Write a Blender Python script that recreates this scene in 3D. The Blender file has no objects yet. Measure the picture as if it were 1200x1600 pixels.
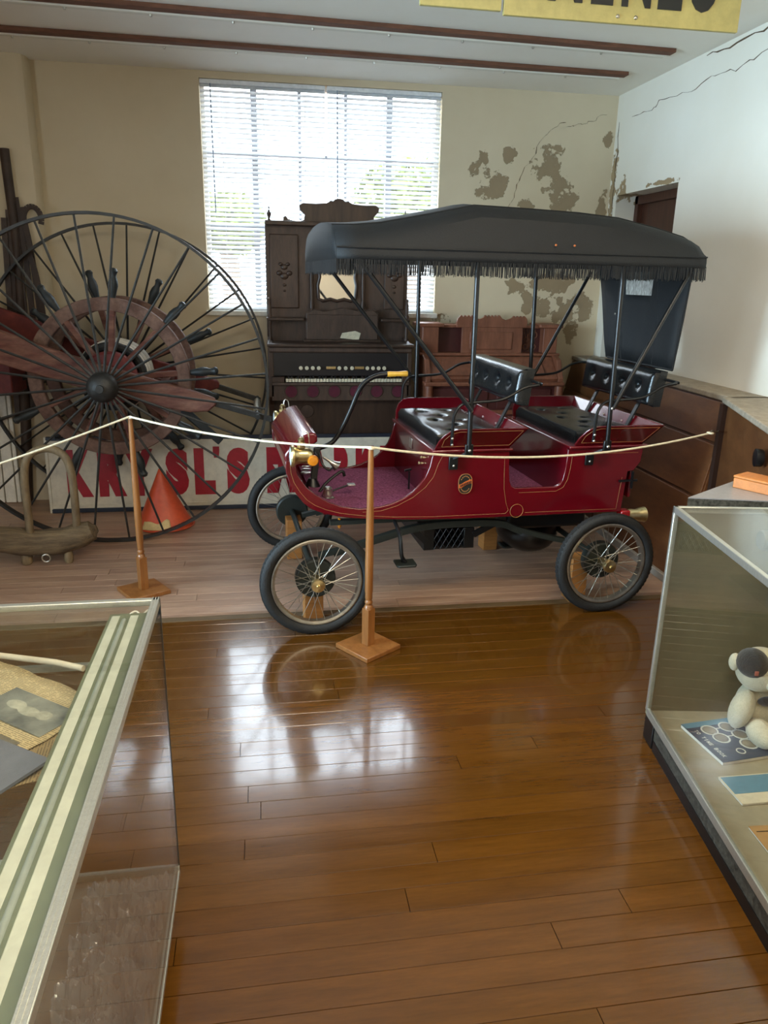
import bpy, bmesh, math, random
from mathutils import Vector, Matrix, noise
R = math.radians
PI = math.pi
rnd = random.Random(7)
scene = bpy.context.scene
COL = scene.collection

# ---------------------------------------------------------------- camera
cam_d = bpy.data.cameras.new('camera')
cam = bpy.data.objects.new('camera', cam_d)
COL.objects.link(cam)
cam_d.sensor_fit = 'VERTICAL'
cam_d.sensor_height = 36.0
cam_d.lens = 1180.0 / 1600.0 * 36.0
cam_d.clip_start = 0.02
cam_d.clip_end = 200
_t, _y, _r = R(17.2), R(9.3), R(1.2)
_fw = Vector((math.sin(_y) * math.cos(_t), math.cos(_y) * math.cos(_t), -math.sin(_t)))
_r0 = Vector((math.cos(_y), -math.sin(_y), 0))
_u0 = _r0.cross(_fw)
_rt = _r0 * math.cos(_r) + _u0 * math.sin(_r)
_up = _u0 * math.cos(_r) - _r0 * math.sin(_r)
cam.matrix_world = Matrix(((_rt.x, _up.x, -_fw.x, 0.0), (_rt.y, _up.y, -_fw.y, 0.0),
                           (_rt.z, _up.z, -_fw.z, 1.62), (0, 0, 0, 1)))
scene.camera = cam

# ---------------------------------------------------------------- sky, window portal, added side and ceiling fill, exposure
world = bpy.data.worlds.new('sky')
scene.world = world
world.use_nodes = True
_bg = world.node_tree.nodes['Background']
_bg.inputs[0].default_value = (0.80, 0.90, 1.0, 1)
_bg.inputs[1].default_value = 14.0

def area(name, loc, target, sx, sy, power, col, portal=False, spread=180):
    d = bpy.data.lights.new(name, 'AREA')
    d.shape = 'RECTANGLE'
    d.size, d.size_y, d.energy, d.color = sx, sy, power, col
    o = bpy.data.objects.new(name, d)
    COL.objects.link(o)
    o.location = loc
    o.rotation_euler = (Vector(target) - Vector(loc)).to_track_quat('-Z', 'Y').to_euler()
    d.spread = R(spread)
    if portal:
        d.cycles.is_portal = True
    return o
area('window_portal', (0.48, 6.02, 2.12), (0.48, 4.0, 2.12), 1.75, 1.6, 1, (1, 1, 1), True)
# unseen bluish area lights added at left to brighten the right wall; windows assumed
area('side_fill', (-3.05, 2.2, 1.5), (2.64, 3.6, 1.4), 1.2, 1.4, 55, (0.58, 0.82, 1.0), spread=80)
area('side_fill', (-3.05, 0.2, 1.45), (2.6, 0.6, 0.9), 1.3, 1.5, 55, (0.66, 0.83, 1.0))
# unseen warm area lights added under the ceiling to lift walls and floor
area('ceiling_fill', (1.1, 1.8, 2.86), (1.1, 1.8, 0), 1.3, 0.3, 36, (1.0, 0.84, 0.62))
area('ceiling_fill', (0.1, 0.3, 2.86), (0.1, 0.3, 0), 1.3, 0.3, 34, (1.0, 0.86, 0.66))
area('ceiling_fill', (0.1, -1.6, 2.86), (0.1, -1.6, 0), 1.3, 0.3, 36, (1.0, 0.86, 0.66))

vs = scene.view_settings
vs.view_transform = 'Standard'
vs.look = 'None'
vs.exposure = 0.38
vs.gamma = 1.0
vs.use_curve_mapping = False
cy = scene.cycles
cy.use_denoising = True
cy.max_bounces = 8
cy.diffuse_bounces = 4
cy.glossy_bounces = 4
cy.transmission_bounces = 6
cy.transparent_max_bounces = 24
cy.caustics_reflective = False
cy.caustics_refractive = False
cy.sample_clamp_indirect = 6.0

# ---------------------------------------------------------------- materials
def lin(c):
    if isinstance(c, str):
        c = tuple(int(c[i:i + 2], 16) / 255 for i in (0, 2, 4))
        return tuple(x / 12.92 if x <= 0.04045 else ((x + 0.055) / 1.055) ** 2.4 for x in c)
    return c

def newmat(name):
    m = bpy.data.materials.new(name)
    m.use_nodes = True
    nt = m.node_tree
    return m, nt, nt.nodes['Principled BSDF']

def nd(nt, typ, **kw):
    n = nt.nodes.new(typ)
    for k, v in kw.items():
        if k.startswith('i_'):
            key = k[2:]
            n.inputs[int(key) if key.isdigit() else key.replace('_', ' ')].default_value = v
        else:
            setattr(n, k, v)
    return n

def mathn(nt, op, a, b=None, clamp=False):
    n = nt.nodes.new('ShaderNodeMath')
    n.operation = op
    n.use_clamp = clamp
    for i, x in enumerate((a, b)):
        if x is None:
            continue
        if isinstance(x, (int, float)):
            n.inputs[i].default_value = x
        else:
            nt.links.new(x, n.inputs[i])
    return n.outputs[0]

def mixc(nt, fac, a, b):
    n = nt.nodes.new('ShaderNodeMix')
    n.data_type = 'RGBA'
    for sock, x in ((n.inputs[0], fac), (n.inputs[6], a), (n.inputs[7], b)):
        if isinstance(x, (int, float)):
            sock.default_value = x
        elif isinstance(x, tuple):
            sock.default_value = (*x[:3], 1)
        else:
            nt.links.new(x, sock)
    return n.outputs[2]

def M(name, col, rough=0.5, metal=0.0, var=0.12, scale=6.0, stretch=(1, 1, 1), bump=0.0, bscale=60.0,
      coat=0.0, col2=None, spec=0.5, rvar=0.0, rand=0.0, coord='Object', sheen=0.0, grime=0.16):
    m, nt, b = newmat(name)
    c = lin(col)
    lo = tuple(x * (1 - var) for x in c)
    hi = lin(col2) if col2 else tuple(min(1, x * (1 + var)) for x in c)
    if coord == 'World':
        src = nd(nt, 'ShaderNodeNewGeometry').outputs['Position']
    else:
        src = nd(nt, 'ShaderNodeTexCoord').outputs[coord]
    mp = nd(nt, 'ShaderNodeMapping')
    mp.inputs['Scale'].default_value = stretch
    nt.links.new(src, mp.inputs[0])
    vec = mp.outputs[0]
    if rand:
        oi = nd(nt, 'ShaderNodeObjectInfo')
        av = nd(nt, 'ShaderNodeVectorMath', operation='ADD')
        sc = nd(nt, 'ShaderNodeVectorMath', operation='SCALE')
        sc.inputs[0].default_value = (37.0, 11.0, 5.0)
        nt.links.new(oi.outputs['Random'], sc.inputs['Scale'])
        nt.links.new(vec, av.inputs[0])
        nt.links.new(sc.outputs[0], av.inputs[1])
        vec = av.outputs[0]
    nz = nd(nt, 'ShaderNodeTexNoise', i_Scale=scale, i_Detail=5.0, i_Roughness=0.6)
    nt.links.new(vec, nz.inputs['Vector'])
    fac = mathn(nt, 'MULTIPLY_ADD', nz.outputs[0], 2.2)
    fac.node.inputs[2].default_value = -0.6
    fac.node.use_clamp = True
    out = mixc(nt, fac, lo, hi)
    if grime:
        n3 = nd(nt, 'ShaderNodeTexNoise', i_Scale=scale * 5.5, i_Detail=8.0, i_Roughness=0.7)
        nt.links.new(vec, n3.inputs['Vector'])
        gv = mathn(nt, 'MULTIPLY_ADD', n3.outputs[0], 4 * grime)
        gv.node.inputs[2].default_value = 1 - 2 * grime
        h3 = nd(nt, 'ShaderNodeHueSaturation')
        nt.links.new(gv, h3.inputs['Value'])
        nt.links.new(out, h3.inputs['Color'])
        out = h3.outputs[0]
    if rand:
        hs = nd(nt, 'ShaderNodeHueSaturation')
        vv = mathn(nt, 'MULTIPLY_ADD', oi.outputs['Random'], 2 * rand)
        vv.node.inputs[2].default_value = 1 - rand
        nt.links.new(vv, hs.inputs['Value'])
        nt.links.new(out, hs.inputs['Color'])
        out = hs.outputs[0]
    nt.links.new(out, b.inputs['Base Color'])
    b.inputs['Roughness'].default_value = rough
    b.inputs['Metallic'].default_value = metal
    b.inputs['Specular IOR Level'].default_value = spec
    b.inputs['Coat Weight'].default_value = coat
    b.inputs['Coat Roughness'].default_value = 0.08
    b.inputs['Sheen Weight'].default_value = sheen
    if rvar:
        rr = mathn(nt, 'MULTIPLY_ADD', nz.outputs[0], rvar)
        rr.node.inputs[2].default_value = rough - rvar * 0.5
        nt.links.new(rr, b.inputs['Roughness'])
    if bump:
        n2 = nd(nt, 'ShaderNodeTexNoise', i_Scale=bscale, i_Detail=4.0)
        nt.links.new(vec, n2.inputs['Vector'])
        bp = nd(nt, 'ShaderNodeBump', i_Strength=bump, i_Distance=0.01)
        nt.links.new(n2.outputs[0], bp.inputs['Height'])
        nt.links.new(bp.outputs[0], b.inputs['Normal'])
    return m

def glassmat(name, tint=(0.965, 0.975, 0.965), rough=0.0, ior=1.45):
    m = bpy.data.materials.new(name)
    m.use_nodes = True
    nt = m.node_tree
    nt.nodes.clear()
    out = nd(nt, 'ShaderNodeOutputMaterial')
    tr = nd(nt, 'ShaderNodeBsdfTransparent')
    tr.inputs[0].default_value = (*tint, 1)
    gl = nd(nt, 'ShaderNodeBsdfGlossy')
    gl.inputs['Roughness'].default_value = rough
    gl.inputs['Color'].default_value = (1, 1, 1, 1)
    lw = nd(nt, 'ShaderNodeLayerWeight', i_Blend=0.5)
    f0 = ((ior - 1) / (ior + 1)) ** 2
    fr = mathn(nt, 'MULTIPLY_ADD', mathn(nt, 'POWER', lw.outputs['Facing'], 5.0), 1 - f0)
    fr.node.inputs[2].default_value = f0
    mx = nd(nt, 'ShaderNodeMixShader')
    nt.links.new(fr, mx.inputs[0])
    nt.links.new(tr.outputs[0], mx.inputs[1])
    nt.links.new(gl.outputs[0], mx.inputs[2])
    nt.links.new(mx.outputs[0], out.inputs[0])
    return m

def patchmat(name, base, base2, under, patches, edge=0.5, thr=0.0, nscale=9.0, rough=0.85, axes=(0, 2)):
    """plaster with flaked patches; patches = (a, b, ra, rb) in wall coordinates"""
    m, nt, b = newmat(name)
    pos = nd(nt, 'ShaderNodeNewGeometry').outputs['Position']
    sx = nd(nt, 'ShaderNodeSeparateXYZ')
    nt.links.new(pos, sx.inputs[0])
    A, B = sx.outputs[axes[0]], sx.outputs[axes[1]]
    nz = nd(nt, 'ShaderNodeTexNoise', i_Scale=nscale, i_Detail=6.0, i_Roughness=0.65)
    nt.links.new(pos, nz.inputs['Vector'])
    big = nd(nt, 'ShaderNodeTexNoise', i_Scale=1.3, i_Detail=5.0, i_Roughness=0.6)
    nt.links.new(pos, big.inputs['Vector'])
    f = mathn(nt, 'MULTIPLY_ADD', big.outputs[0], 2.4, True)
    f.node.inputs[2].default_value = -0.7
    col = mixc(nt, f, lin(base), lin(base2))
    mask = None
    for (a, bb, ra, rb) in patches:
        da = mathn(nt, 'DIVIDE', mathn(nt, 'SUBTRACT', A, a), ra)
        db = mathn(nt, 'DIVIDE', mathn(nt, 'SUBTRACT', B, bb), rb)
        d2 = mathn(nt, 'ADD', mathn(nt, 'MULTIPLY', da, da), mathn(nt, 'MULTIPLY', db, db))
        v = mathn(nt, 'SUBTRACT', 1.0, d2)
        mask = v if mask is None else mathn(nt, 'MAXIMUM', mask, v)
    if mask is not None:
        nn = mathn(nt, 'MULTIPLY', mathn(nt, 'SUBTRACT', nz.outputs[0], 0.5), 5.0)
        mk = mathn(nt, 'ADD', mathn(nt, 'MAXIMUM', mask, -1.2), nn)
        mk = mathn(nt, 'MULTIPLY', mathn(nt, 'SUBTRACT', mk, thr), 9.0, True)
        und = mixc(nt, nz.outputs[0], tuple(x * 0.8 for x in lin(under)), tuple(x * 1.15 for x in lin(under)))
        col = mixc(nt, mk, col, und)
        bp = nd(nt, 'ShaderNodeBump', i_Strength=0.6, i_Distance=0.006)
        bp.invert = True
        nt.links.new(mk, bp.inputs['Height'])
        nt.links.new(bp.outputs[0], b.inputs['Normal'])
    nt.links.new(col, b.inputs['Base Color'])
    b.inputs['Roughness'].default_value = rough
    b.inputs['Specular IOR Level'].default_value = 0.25
    return m

# ---------------------------------------------------------------- mesh helpers
ABS = {}

class MB:
    def __init__(s):
        s.v, s.f = [], []
    def add(s, v, f):
        o = len(s.v)
        s.v += [tuple(p) for p in v]
        s.f += [tuple(i + o for i in q) for q in f]
        return s
    def b(s, x0, x1, y0, y1, z0, z1):
        return s.add([(x0, y0, z0), (x1, y0, z0), (x1, y1, z0), (x0, y1, z0), (x0, y0, z1), (x1, y0, z1), (x1, y1, z1), (x0, y1, z1)],
                     [(3, 2, 1, 0), (4, 5, 6, 7), (0, 1, 5, 4), (1, 2, 6, 5), (2, 3, 7, 6), (3, 0, 4, 7)])
    def bar(s, p0, p1, w, h, up=(0, 0, 1)):
        """rectangular bar between two points"""
        p0, p1 = Vector(p0), Vector(p1)
        d = (p1 - p0).normalized()
        a = d.cross(Vector(up))
        if a.length < 1e-4:
            a = d.cross(Vector((1, 0, 0)))
        a.normalize()
        c = a.cross(d).normalized()
        v = []
        for p in (p0, p1):
            for i, j in ((-1, -1), (1, -1), (1, 1), (-1, 1)):
                v.append(p + a * (i * w / 2) + c * (j * h / 2))
        return s.add(v, [(3, 2, 1, 0), (4, 5, 6, 7), (0, 1, 5, 4), (1, 2, 6, 5), (2, 3, 7, 6), (3, 0, 4, 7)])
    def tube(s, pts, r, n=8, closed=False):
        pts = [Vector(p) for p in pts]
        k = len(pts)
        rs = r if isinstance(r, (list, tuple)) else [r] * k
        d0 = (pts[1] - pts[0]).normalized()
        up = Vector((0, 0, 1)) if abs(d0.z) < 0.9 else Vector((1, 0, 0))
        a = d0.cross(up).normalized()
        v = []
        for i, p in enumerate(pts):
            if closed:
                d = pts[(i + 1) % k] - pts[i - 1]
            else:
                d = pts[min(i + 1, k - 1)] - pts[max(i - 1, 0)]
            d.normalize()
            a = (a - d * a.dot(d))
            if a.length < 1e-5:
                a = d.orthogonal()
            a.normalize()
            c = d.cross(a)
            for j in range(n):
                t = 2 * PI * j / n
                v.append(p + (a * math.cos(t) + c * math.sin(t)) * rs[i])
        f = []
        for i in range(k if closed else k - 1):
            i2 = (i + 1) % k
            for j in range(n):
                j2 = (j + 1) % n
                f.append((i * n + j, i * n + j2, i2 * n + j2, i2 * n + j))
        if not closed:
            f.append(tuple(reversed(range(n))))
            f.append(tuple(range((k - 1) * n, k * n)))
        return s.add(v, f)
    def cyl(s, p0, p1, r, r2=None, n=16):
        return s.tube([p0, p1], [r, r if r2 is None else r2], n)
    def lathe(s, prof, o=(0, 0, 0), axis=(0, 0, 1), n=24, closed=False):
        """prof = (radius, height along the axis)"""
        o, ax = Vector(o), Vector(axis).normalized()
        a = ax.orthogonal().normalized()
        c = ax.cross(a)
        v = []
        for r, h in prof:
            for j in range(n):
                t = 2 * PI * j / n
                v.append(o + ax * h + (a * math.cos(t) + c * math.sin(t)) * r)
        f = []
        k = len(prof)
        for i in range(k if closed else k - 1):
            i2 = (i + 1) % k
            for j in range(n):
                j2 = (j + 1) % n
                f.append((i * n + j, i * n + j2, i2 * n + j2, i2 * n + j))
        if not closed:
            if prof[0][0] > 1e-6:
                f.append(tuple(reversed(range(n))))
            if prof[-1][0] > 1e-6:
                f.append(tuple(range((k - 1) * n, k * n)))
        return s.add(v, f)
    def ring(s, ro, ri, h0, h1, o=(0, 0, 0), axis=(0, 0, 1), n=48):
        return s.lathe([(ri, h0), (ro, h0), (ro, h1), (ri, h1)], o, axis, n, True)
    def torus(s, Rr, r, o=(0, 0, 0), axis=(0, 0, 1), n=48, m=10, sq=1.0):
        pr = [(Rr + r * math.cos(2 * PI * i / m), sq * r * math.sin(2 * PI * i / m)) for i in range(m)]
        return s.lathe(pr, o, axis, n, True)
    def prism(s, poly, a0, a1, axis='y'):
        """2-D outline extruded along an axis; outline in the two other axes"""
        def P(p, a):
            return {'x': (a, p[0], p[1]), 'y': (p[0], a, p[1]), 'z': (p[0], p[1], a)}[axis]
        n = len(poly)
        v = [P(p, a0) for p in poly] + [P(p, a1) for p in poly]
        f = [tuple(range(n)), tuple(reversed(range(n, 2 * n)))]
        f += [(i, i + n, (i + 1) % n + n, (i + 1) % n) for i in range(n)]
        return s.add(v, f)
    def ell(s, c, r, nu=16, nv=10, rot=None):
        v = []
        for i in range(nv + 1):
            t = PI * i / nv
            for j in range(nu):
                p = 2 * PI * j / nu
                q = Vector((r[0] * math.sin(t) * math.cos(p), r[1] * math.sin(t) * math.sin(p), r[2] * math.cos(t)))
                if rot:
                    q = rot @ q
                v.append(q + Vector(c))
        f = [(i * nu + j, (i + 1) * nu + j, (i + 1) * nu + (j + 1) % nu, i * nu + (j + 1) % nu) for i in range(nv) for j in range(nu)]
        return s.add(v, f)
    def grid(s, fn, nu, nv):
        v = [fn(i / nu, j / nv) for i in range(nu + 1) for j in range(nv + 1)]
        w = nv + 1
        return s.add(v, [(i * w + j, (i + 1) * w + j, (i + 1) * w + j + 1, i * w + j + 1) for i in range(nu) for j in range(nv)])
    def mesh(s, name, mat=None, smooth=True, shift=(0, 0, 0), weld=False):
        me = bpy.data.meshes.new(name)
        sx, sy, sz = shift
        me.from_pydata([(p[0] - sx, p[1] - sy, p[2] - sz) for p in s.v], [], s.f)
        bm = bmesh.new()
        bm.from_mesh(me)
        if weld:
            bmesh.ops.remove_doubles(bm, verts=bm.verts, dist=1e-5)
        bmesh.ops.recalc_face_normals(bm, faces=bm.faces)
        bm.to_mesh(me)
        bm.free()
        if mat:
            me.materials.append(mat)
        if smooth:
            me.polygons.foreach_set('use_smooth', [True] * len(me.polygons))
            me.set_sharp_from_angle(angle=R(38))
        return me
    def build(s, name, mat, parent=None, smooth=True, bevel=0.0, solid=0.0, kind=None, label=None, weld=False):
        top = parent
        while top is not None and top.parent is not None:
            top = top.parent
        sh = ABS.get(top.name, (0, 0, 0)) if top is not None else (0, 0, 0)
        own = (0, 0, 0)
        if parent is None:          # a single-mesh thing: origin at its base
            xs, ys, zs = zip(*s.v)
            own = ((min(xs) + max(xs)) / 2, (min(ys) + max(ys)) / 2, min(zs))
            sh = own
        o = place(name, s.mesh(name, mat, smooth, sh, weld), parent)
        o.location = own
        if solid:
            md = o.modifiers.new('thickness', 'SOLIDIFY')
            md.thickness = solid
            md.offset = 0
        if bevel:
            md = o.modifiers.new('soft_edges', 'BEVEL')
            md.width = bevel
            md.segments = 2
            md.limit_method = 'ANGLE'
            md.angle_limit = R(40)
        if kind:
            o['kind'] = kind
        if label:
            o['label'] = label
        return o

def place(name, me, parent=None, loc=(0, 0, 0), rot=None, scale=None):
    o = bpy.data.objects.new(name, me)
    COL.objects.link(o)
    o.parent = parent
    o.location = loc
    if rot is not None:
        o.rotation_euler = rot
    if scale is not None:
        o.scale = scale
    return o

def tag(o, label, cat, group=None, kind=None):
    o['label'] = label
    if cat:
        o['category'] = cat
    if group:
        o['group'] = group
    if kind:
        o['kind'] = kind
    return o

def thing(name, label, cat, loc=(0, 0, 0), rotz=0.0, group=None, absolute=True):
    """an Empty at the thing's base; parts are given in room coordinates when absolute, else in its own frame"""
    o = bpy.data.objects.new(name, None)
    o.empty_display_size = 0.1
    COL.objects.link(o)
    o.location = loc
    o.rotation_euler = (0, 0, rotz)
    if absolute:
        ABS[o.name] = tuple(loc)
    return tag(o, label, cat, group)

def struct(o):
    o['kind'] = 'structure'
    return o

def smooth_path(pts, n=6):
    """Catmull-Rom through the points"""
    P = [Vector(p) for p in pts]
    P = [P[0] * 2 - P[1]] + P + [P[-1] * 2 - P[-2]]
    out = []
    for i in range(1, len(P) - 2):
        for k in range(n):
            t = k / n
            a, b, c, d = P[i - 1], P[i], P[i + 1], P[i + 2]
            out.append(0.5 * ((2 * b) + (c - a) * t + (2 * a - 5 * b + 4 * c - d) * t * t + (3 * b - a - 3 * c + d) * t ** 3))
    out.append(P[-2])
    return out

def glyph(ch, x0, x1, z0, z1, depth=0.004, bold=0.0, axis='xz'):
    """one character of the built-in font, fitted to a box; returns an MB lying in the XZ plane facing -Y"""
    cu = bpy.data.curves.new('glyph', 'FONT')
    cu.body = ch
    cu.size = 1.0
    cu.offset = bold
    cu.extrude = 0.5
    cu.resolution_u = 4
    ob = bpy.data.objects.new('glyph', cu)
    me = ob.to_mesh()
    vs_ = [v.co.copy() for v in me.vertices]
    fs = [tuple(p.vertices) for p in me.polygons]
    ob.to_mesh_clear()
    bpy.data.objects.remove(ob)
    bpy.data.curves.remove(cu)
    ax = min(v.x for v in vs_); bx = max(v.x for v in vs_)
    ay = min(v.y for v in vs_); by = max(v.y for v in vs_)
    m = MB()
    m.add([(x0 + (v.x - ax) / (bx - ax) * (x1 - x0), -v.z * depth, z0 + (v.y - ay) / (by - ay) * (z1 - z0)) for v in vs_], fs)
    return m
# ---------------------------------------------------------------- palette
m_chrome = M('brushed_aluminium', 'b9bcbc', 0.32, 0.9, 0.08, 30, (1, 8, 1))
m_black = M('black_enamel', '0d0f11', 0.35, 0, 0.2, 5)
m_rubber = M('tyre_rubber', '1d1e1e', 0.7, 0, 0.25, 12, bump=0.3, bscale=120)
m_iron = M('dark_iron', '3b3a38', 0.5, 0.6, 0.3, 14, bump=0.15)
m_brass = M('aged_brass', 'd2c090', 0.3, 1.0, 0.2, 9)
m_steel = M('dull_steel', 'a9a59a', 0.35, 0.9, 0.2, 20)
m_white = M('white_paint', 'e6e3d8', 0.6, 0, 0.05, 5)
m_glass = glassmat('cabinet_glass')
m_winglass = glassmat('window_glass', (0.97, 0.98, 0.98))

# ---------------------------------------------------------------- the room
ZC, YB, XR, XL, YF = 2.93, 5.85, 2.64, -3.2, -2.6
WX0, WX1, WZ0, WZ1 = -0.37, 1.315, 1.37, 2.885
peels = [(1.628, 2.40, .10, .12), (1.756, 2.30, .09, .14), (1.661, 2.244, .08, .06), (1.839, 2.50, .06, .07), (2.14, 2.43, .14, .19),
         (2.275, 2.22, .13, .17), (2.586, 2.638, .05, .06), (2.0, 2.17, .08, .06), (1.926, 1.586, .11, .07), (2.172, 1.605, .11, .09),
         (2.323, 1.613, .13, .09), (2.054, 1.46, .06, .09), (2.196, 1.443, .13, .10), (2.343, 1.396, .16, .13), (2.517, 1.457, .11, .14),
         (2.428, 1.235, .07, .13), (1.36, 1.33, .10, .05), (2.58, 2.15, .05, .2)]
m_plaster = patchmat('cream_plaster_flaked', 'cdbd9f', 'd8caae', '99866a', peels, thr=0.48, nscale=8.5)
m_plaster_r = patchmat('white_plaster', 'e2dbcb', 'e8e3d6', 'a08a6a', [(5.65, 2.25, .10, .12), (5.8, 2.3, .06, .35), (5.05, 2.26, .3, .02)],
                       thr=0.45, nscale=14, axes=(1, 2))
m_ceil = patchmat('ceiling_plaster', 'ece6d8', 'f2eee4', 'b0a58e', [], nscale=6)
m_crack = M('dark_brown_crack', '5c4a35', 0.95, 0, 0.3, 30)  # brown of the thin strips laid on the walls as cracks
m_subfloor = M('subfloor', '2a1a10', 0.9)
m_plank_f = M('varnished_floor_board', '54330b', 0.2, 0, 0.14, 4, (0.6, 5, 5), 0.02, 90, coat=0.6, col2='5f3c10', rvar=0.12, rand=0.10, coord='World')
m_plank_b = M('worn_floor_board', '967462', 0.34, 0, 0.18, 4, (0.6, 5, 5), 0.03, 90, col2='ae9078', rvar=0.25, rand=0.12, coord='World')

# floor: a dark subfloor carrying every board
fl = struct(MB().b(XL, 2.9, YF, YB + 0.1, -0.06, -0.021).build('floor', m_subfloor, smooth=False))
pw = 0.0835
unit = MB().prism([(-.5 * pw + .0008, -.02), (.5 * pw - .0008, -.02), (.5 * pw - .0008, -.0012), (.5 * pw - .0016, 0), (-.5 * pw + .0016, 0), (-.5 * pw + .0008, -.0012)], 0, 1, 'x')
me_f = unit.mesh('floor_board', m_plank_f, False)
me_b = unit.mesh('floor_board', m_plank_b, False)
floc = fl.location.copy()
y = 0.62
row = 0
while y < YB + 0.03:
    front = y < 3.50
    x = -2.5 - rnd.random() * 1.2
    while x < 2.62:
        L = rnd.choice((1.2, 1.7, 2.2, 2.6, 3.1))
        if x + L > -2.0:
            x1 = min(x + L, 2.63)
            place('floor_board', me_f if front else me_b, fl, Vector((x + .001, y, 0)) - floc, None, (x1 - x - .002, 1, 1))
        x += L
    y += pw
    if 3.50 <= y < 3.50 + pw:
        y += 0.052
o = MB().b(-2.2, 2.6, 3.465, 3.513, -0.02, 0.004).build('threshold_strip', M('worn_threshold', '5d4a30', 0.6, 0, 0.3, 9, (1, 6, 1)), fl, bevel=.002)
o.location = -floc
MBback = MB().b(XL, 2.9, YF, 0.575, -0.02, 0).build('board_field', m_plank_f, fl, False)
MBback.location = -floc

def sub(o):                      # parts built in room coordinates under a single-mesh piece of the setting
    o.location = -o.parent.location
    return o

# back wall with the window opening
wb = MB()
for x0, x1, z0, z1 in ((XL, WX0, 0, ZC), (WX1, XR + .3, 0, ZC), (WX0, WX1, 0, WZ0), (WX0, WX1, WZ1, ZC)):
    wb.b(x0, x1, YB, YB + .22, z0, z1)
wall_back = struct(wb.build('wall_back', m_plaster, smooth=False))
pil = sub(MB().prism([(-3.2, 5.70), (-1.50, 5.70), (-1.455, 5.72), (-1.44, 5.75), (-1.44, 5.85), (-3.2, 5.85)], 0, ZC, 'z').build('pilaster', m_plaster, wall_back))

def ribbon(pts, w, mat, parent, axis, off, name='crack'):
    m = MB()
    rr = random.Random(len(pts) * 7 + int(w * 1e5))
    P = []
    for i in range(len(pts) - 1):
        a, b = pts[i], pts[i + 1]
        for k in range(5):
            t = k / 5
            P.append((a[0] + (b[0] - a[0]) * t + rr.uniform(-.012, .012), a[1] + (b[1] - a[1]) * t + rr.uniform(-.012, .012)))
    P.append(pts[-1])
    V, F = [], []
    for i, p in enumerate(P):
        ww = w * rr.uniform(.3, 1.2) * (0.3 if i in (0, len(P) - 1) else 1)
        for s_ in (-1, 1):
            q = (p[0] + s_ * ww * .5, p[1] + s_ * ww * .5)
            V.append((q[0], off, q[1]) if axis == 'y' else (off, q[0], q[1]))
    for i in range(len(P) - 1):
        F.append((2 * i, 2 * i + 1, 2 * i + 3, 2 * i + 2))
    m.add(V, F)
    return sub(m.build(name, mat, parent, False, solid=0.002))
ribbon([(2.251, 2.742), (2.15, 2.69), (2.089, 2.628), (1.98, 2.452), (1.908, 2.297), (1.864, 2.162), (1.80, 2.0)], .006, m_crack, wall_back, 'y', YB - .001)
ribbon([(2.25, 2.70), (2.33, 2.72), (2.45, 2.76), (2.56, 2.80)], .003, m_crack, wall_back, 'y', YB - .001)

# right wall with the deep doorway, wooden dado below
DY0, DY1, DZ = 4.84, 5.72, 2.24
wr = MB()
for y0, y1, z0, z1 in ((YF, DY0, 0, ZC), (DY1, YB, 0, ZC), (DY0, DY1, DZ, ZC)):
    wr.b(XR, XR + .24, y0, y1, z0, z1)
wall_right = struct(wr.build('wall_right', m_plaster_r, smooth=False))
ribbon([(5.595, 2.737), (5.3, 2.745), (5.218, 2.77), (4.861, 2.749), (4.617, 2.775), (4.368, 2.766), (4.084, 2.79), (3.7, 2.80)], .004, m_crack, wall_right, 'x', XR - .001)
ribbon([(4.7, 2.905), (4.4, 2.90), (4.0, 2.905), (3.5, 2.90)], .008, m_crack, wall_right, 'x', XR - .001)
ribbon([(5.80, 2.75), (5.78, 2.5), (5.79, 2.3), (5.77, 2.1)], .01, m_crack, wall_right, 'x', XR - .001)
m_door = M('dark_stained_door', '4a2a1d', 0.45, 0, 0.3, 5, (6, 6, .6), 0.05)
dr = struct(MB().b(XR + .19, XR + .23, DY0 + .02, DY1 - .02, 0.0, DZ - .04).build('door_1', m_door, smooth=False))
for z0, z1 in ((.25, .9), (1.05, 1.95)):
    for y0, y1 in ((4.95, 5.24), (5.32, 5.62)):
        sub(MB().b(XR + .175, XR + .192, y0, y1, z0, z1).build('door_panel', m_door, dr, bevel=.012))
for a in ((DY0, DY0 + .05, 0, DZ), (DY1 - .05, DY1, 0, DZ), (DY0, DY1, DZ - .06, DZ)):
    sub(MB().b(XR + .15, XR + .24, a[0], a[1], a[2], a[3]).build('door_frame', m_door, dr, bevel=.004))
bk = sub(MB().b(XR + .24, XR + .28, 4.7, 5.85, 0, 2.4).build('door_backing', m_door, dr, False))

m_dado = M('brown_dado_panel', '5c3519', 0.45, 0, 0.3, 3, (2, 1, 3), 0.04, 50, col2='6c4424')
m_cap = M('worn_stone_cap', '9a8d7a', 0.7, 0, 0.25, 18, bump=.2)
dado = struct(MB().add([(2.24, 3.62, 0), (2.24, 5.83, 0), (2.62, 5.83, 0), (2.62, 3.62, 0), (2.44, 3.62, 1.03), (2.47, 5.83, 1.03), (2.62, 5.83, 1.03), (2.62, 3.62, 1.03)],
              [(3, 2, 1, 0), (4, 5, 6, 7), (0, 1, 5, 4), (1, 2, 6, 5), (2, 3, 7, 6), (3, 0, 4, 7)]).build('trim_1', m_dado, smooth=False))
dado['label'] = 'brown wooden dado panelling along the right wall'
def dface(yy, zz, off=0.0):
    t = zz / 1.03
    xb = 2.24 + (2.44 - 2.24 + (yy - 3.62) / 2.21 * .03) * t
    return (xb - off, yy, zz)
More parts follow.
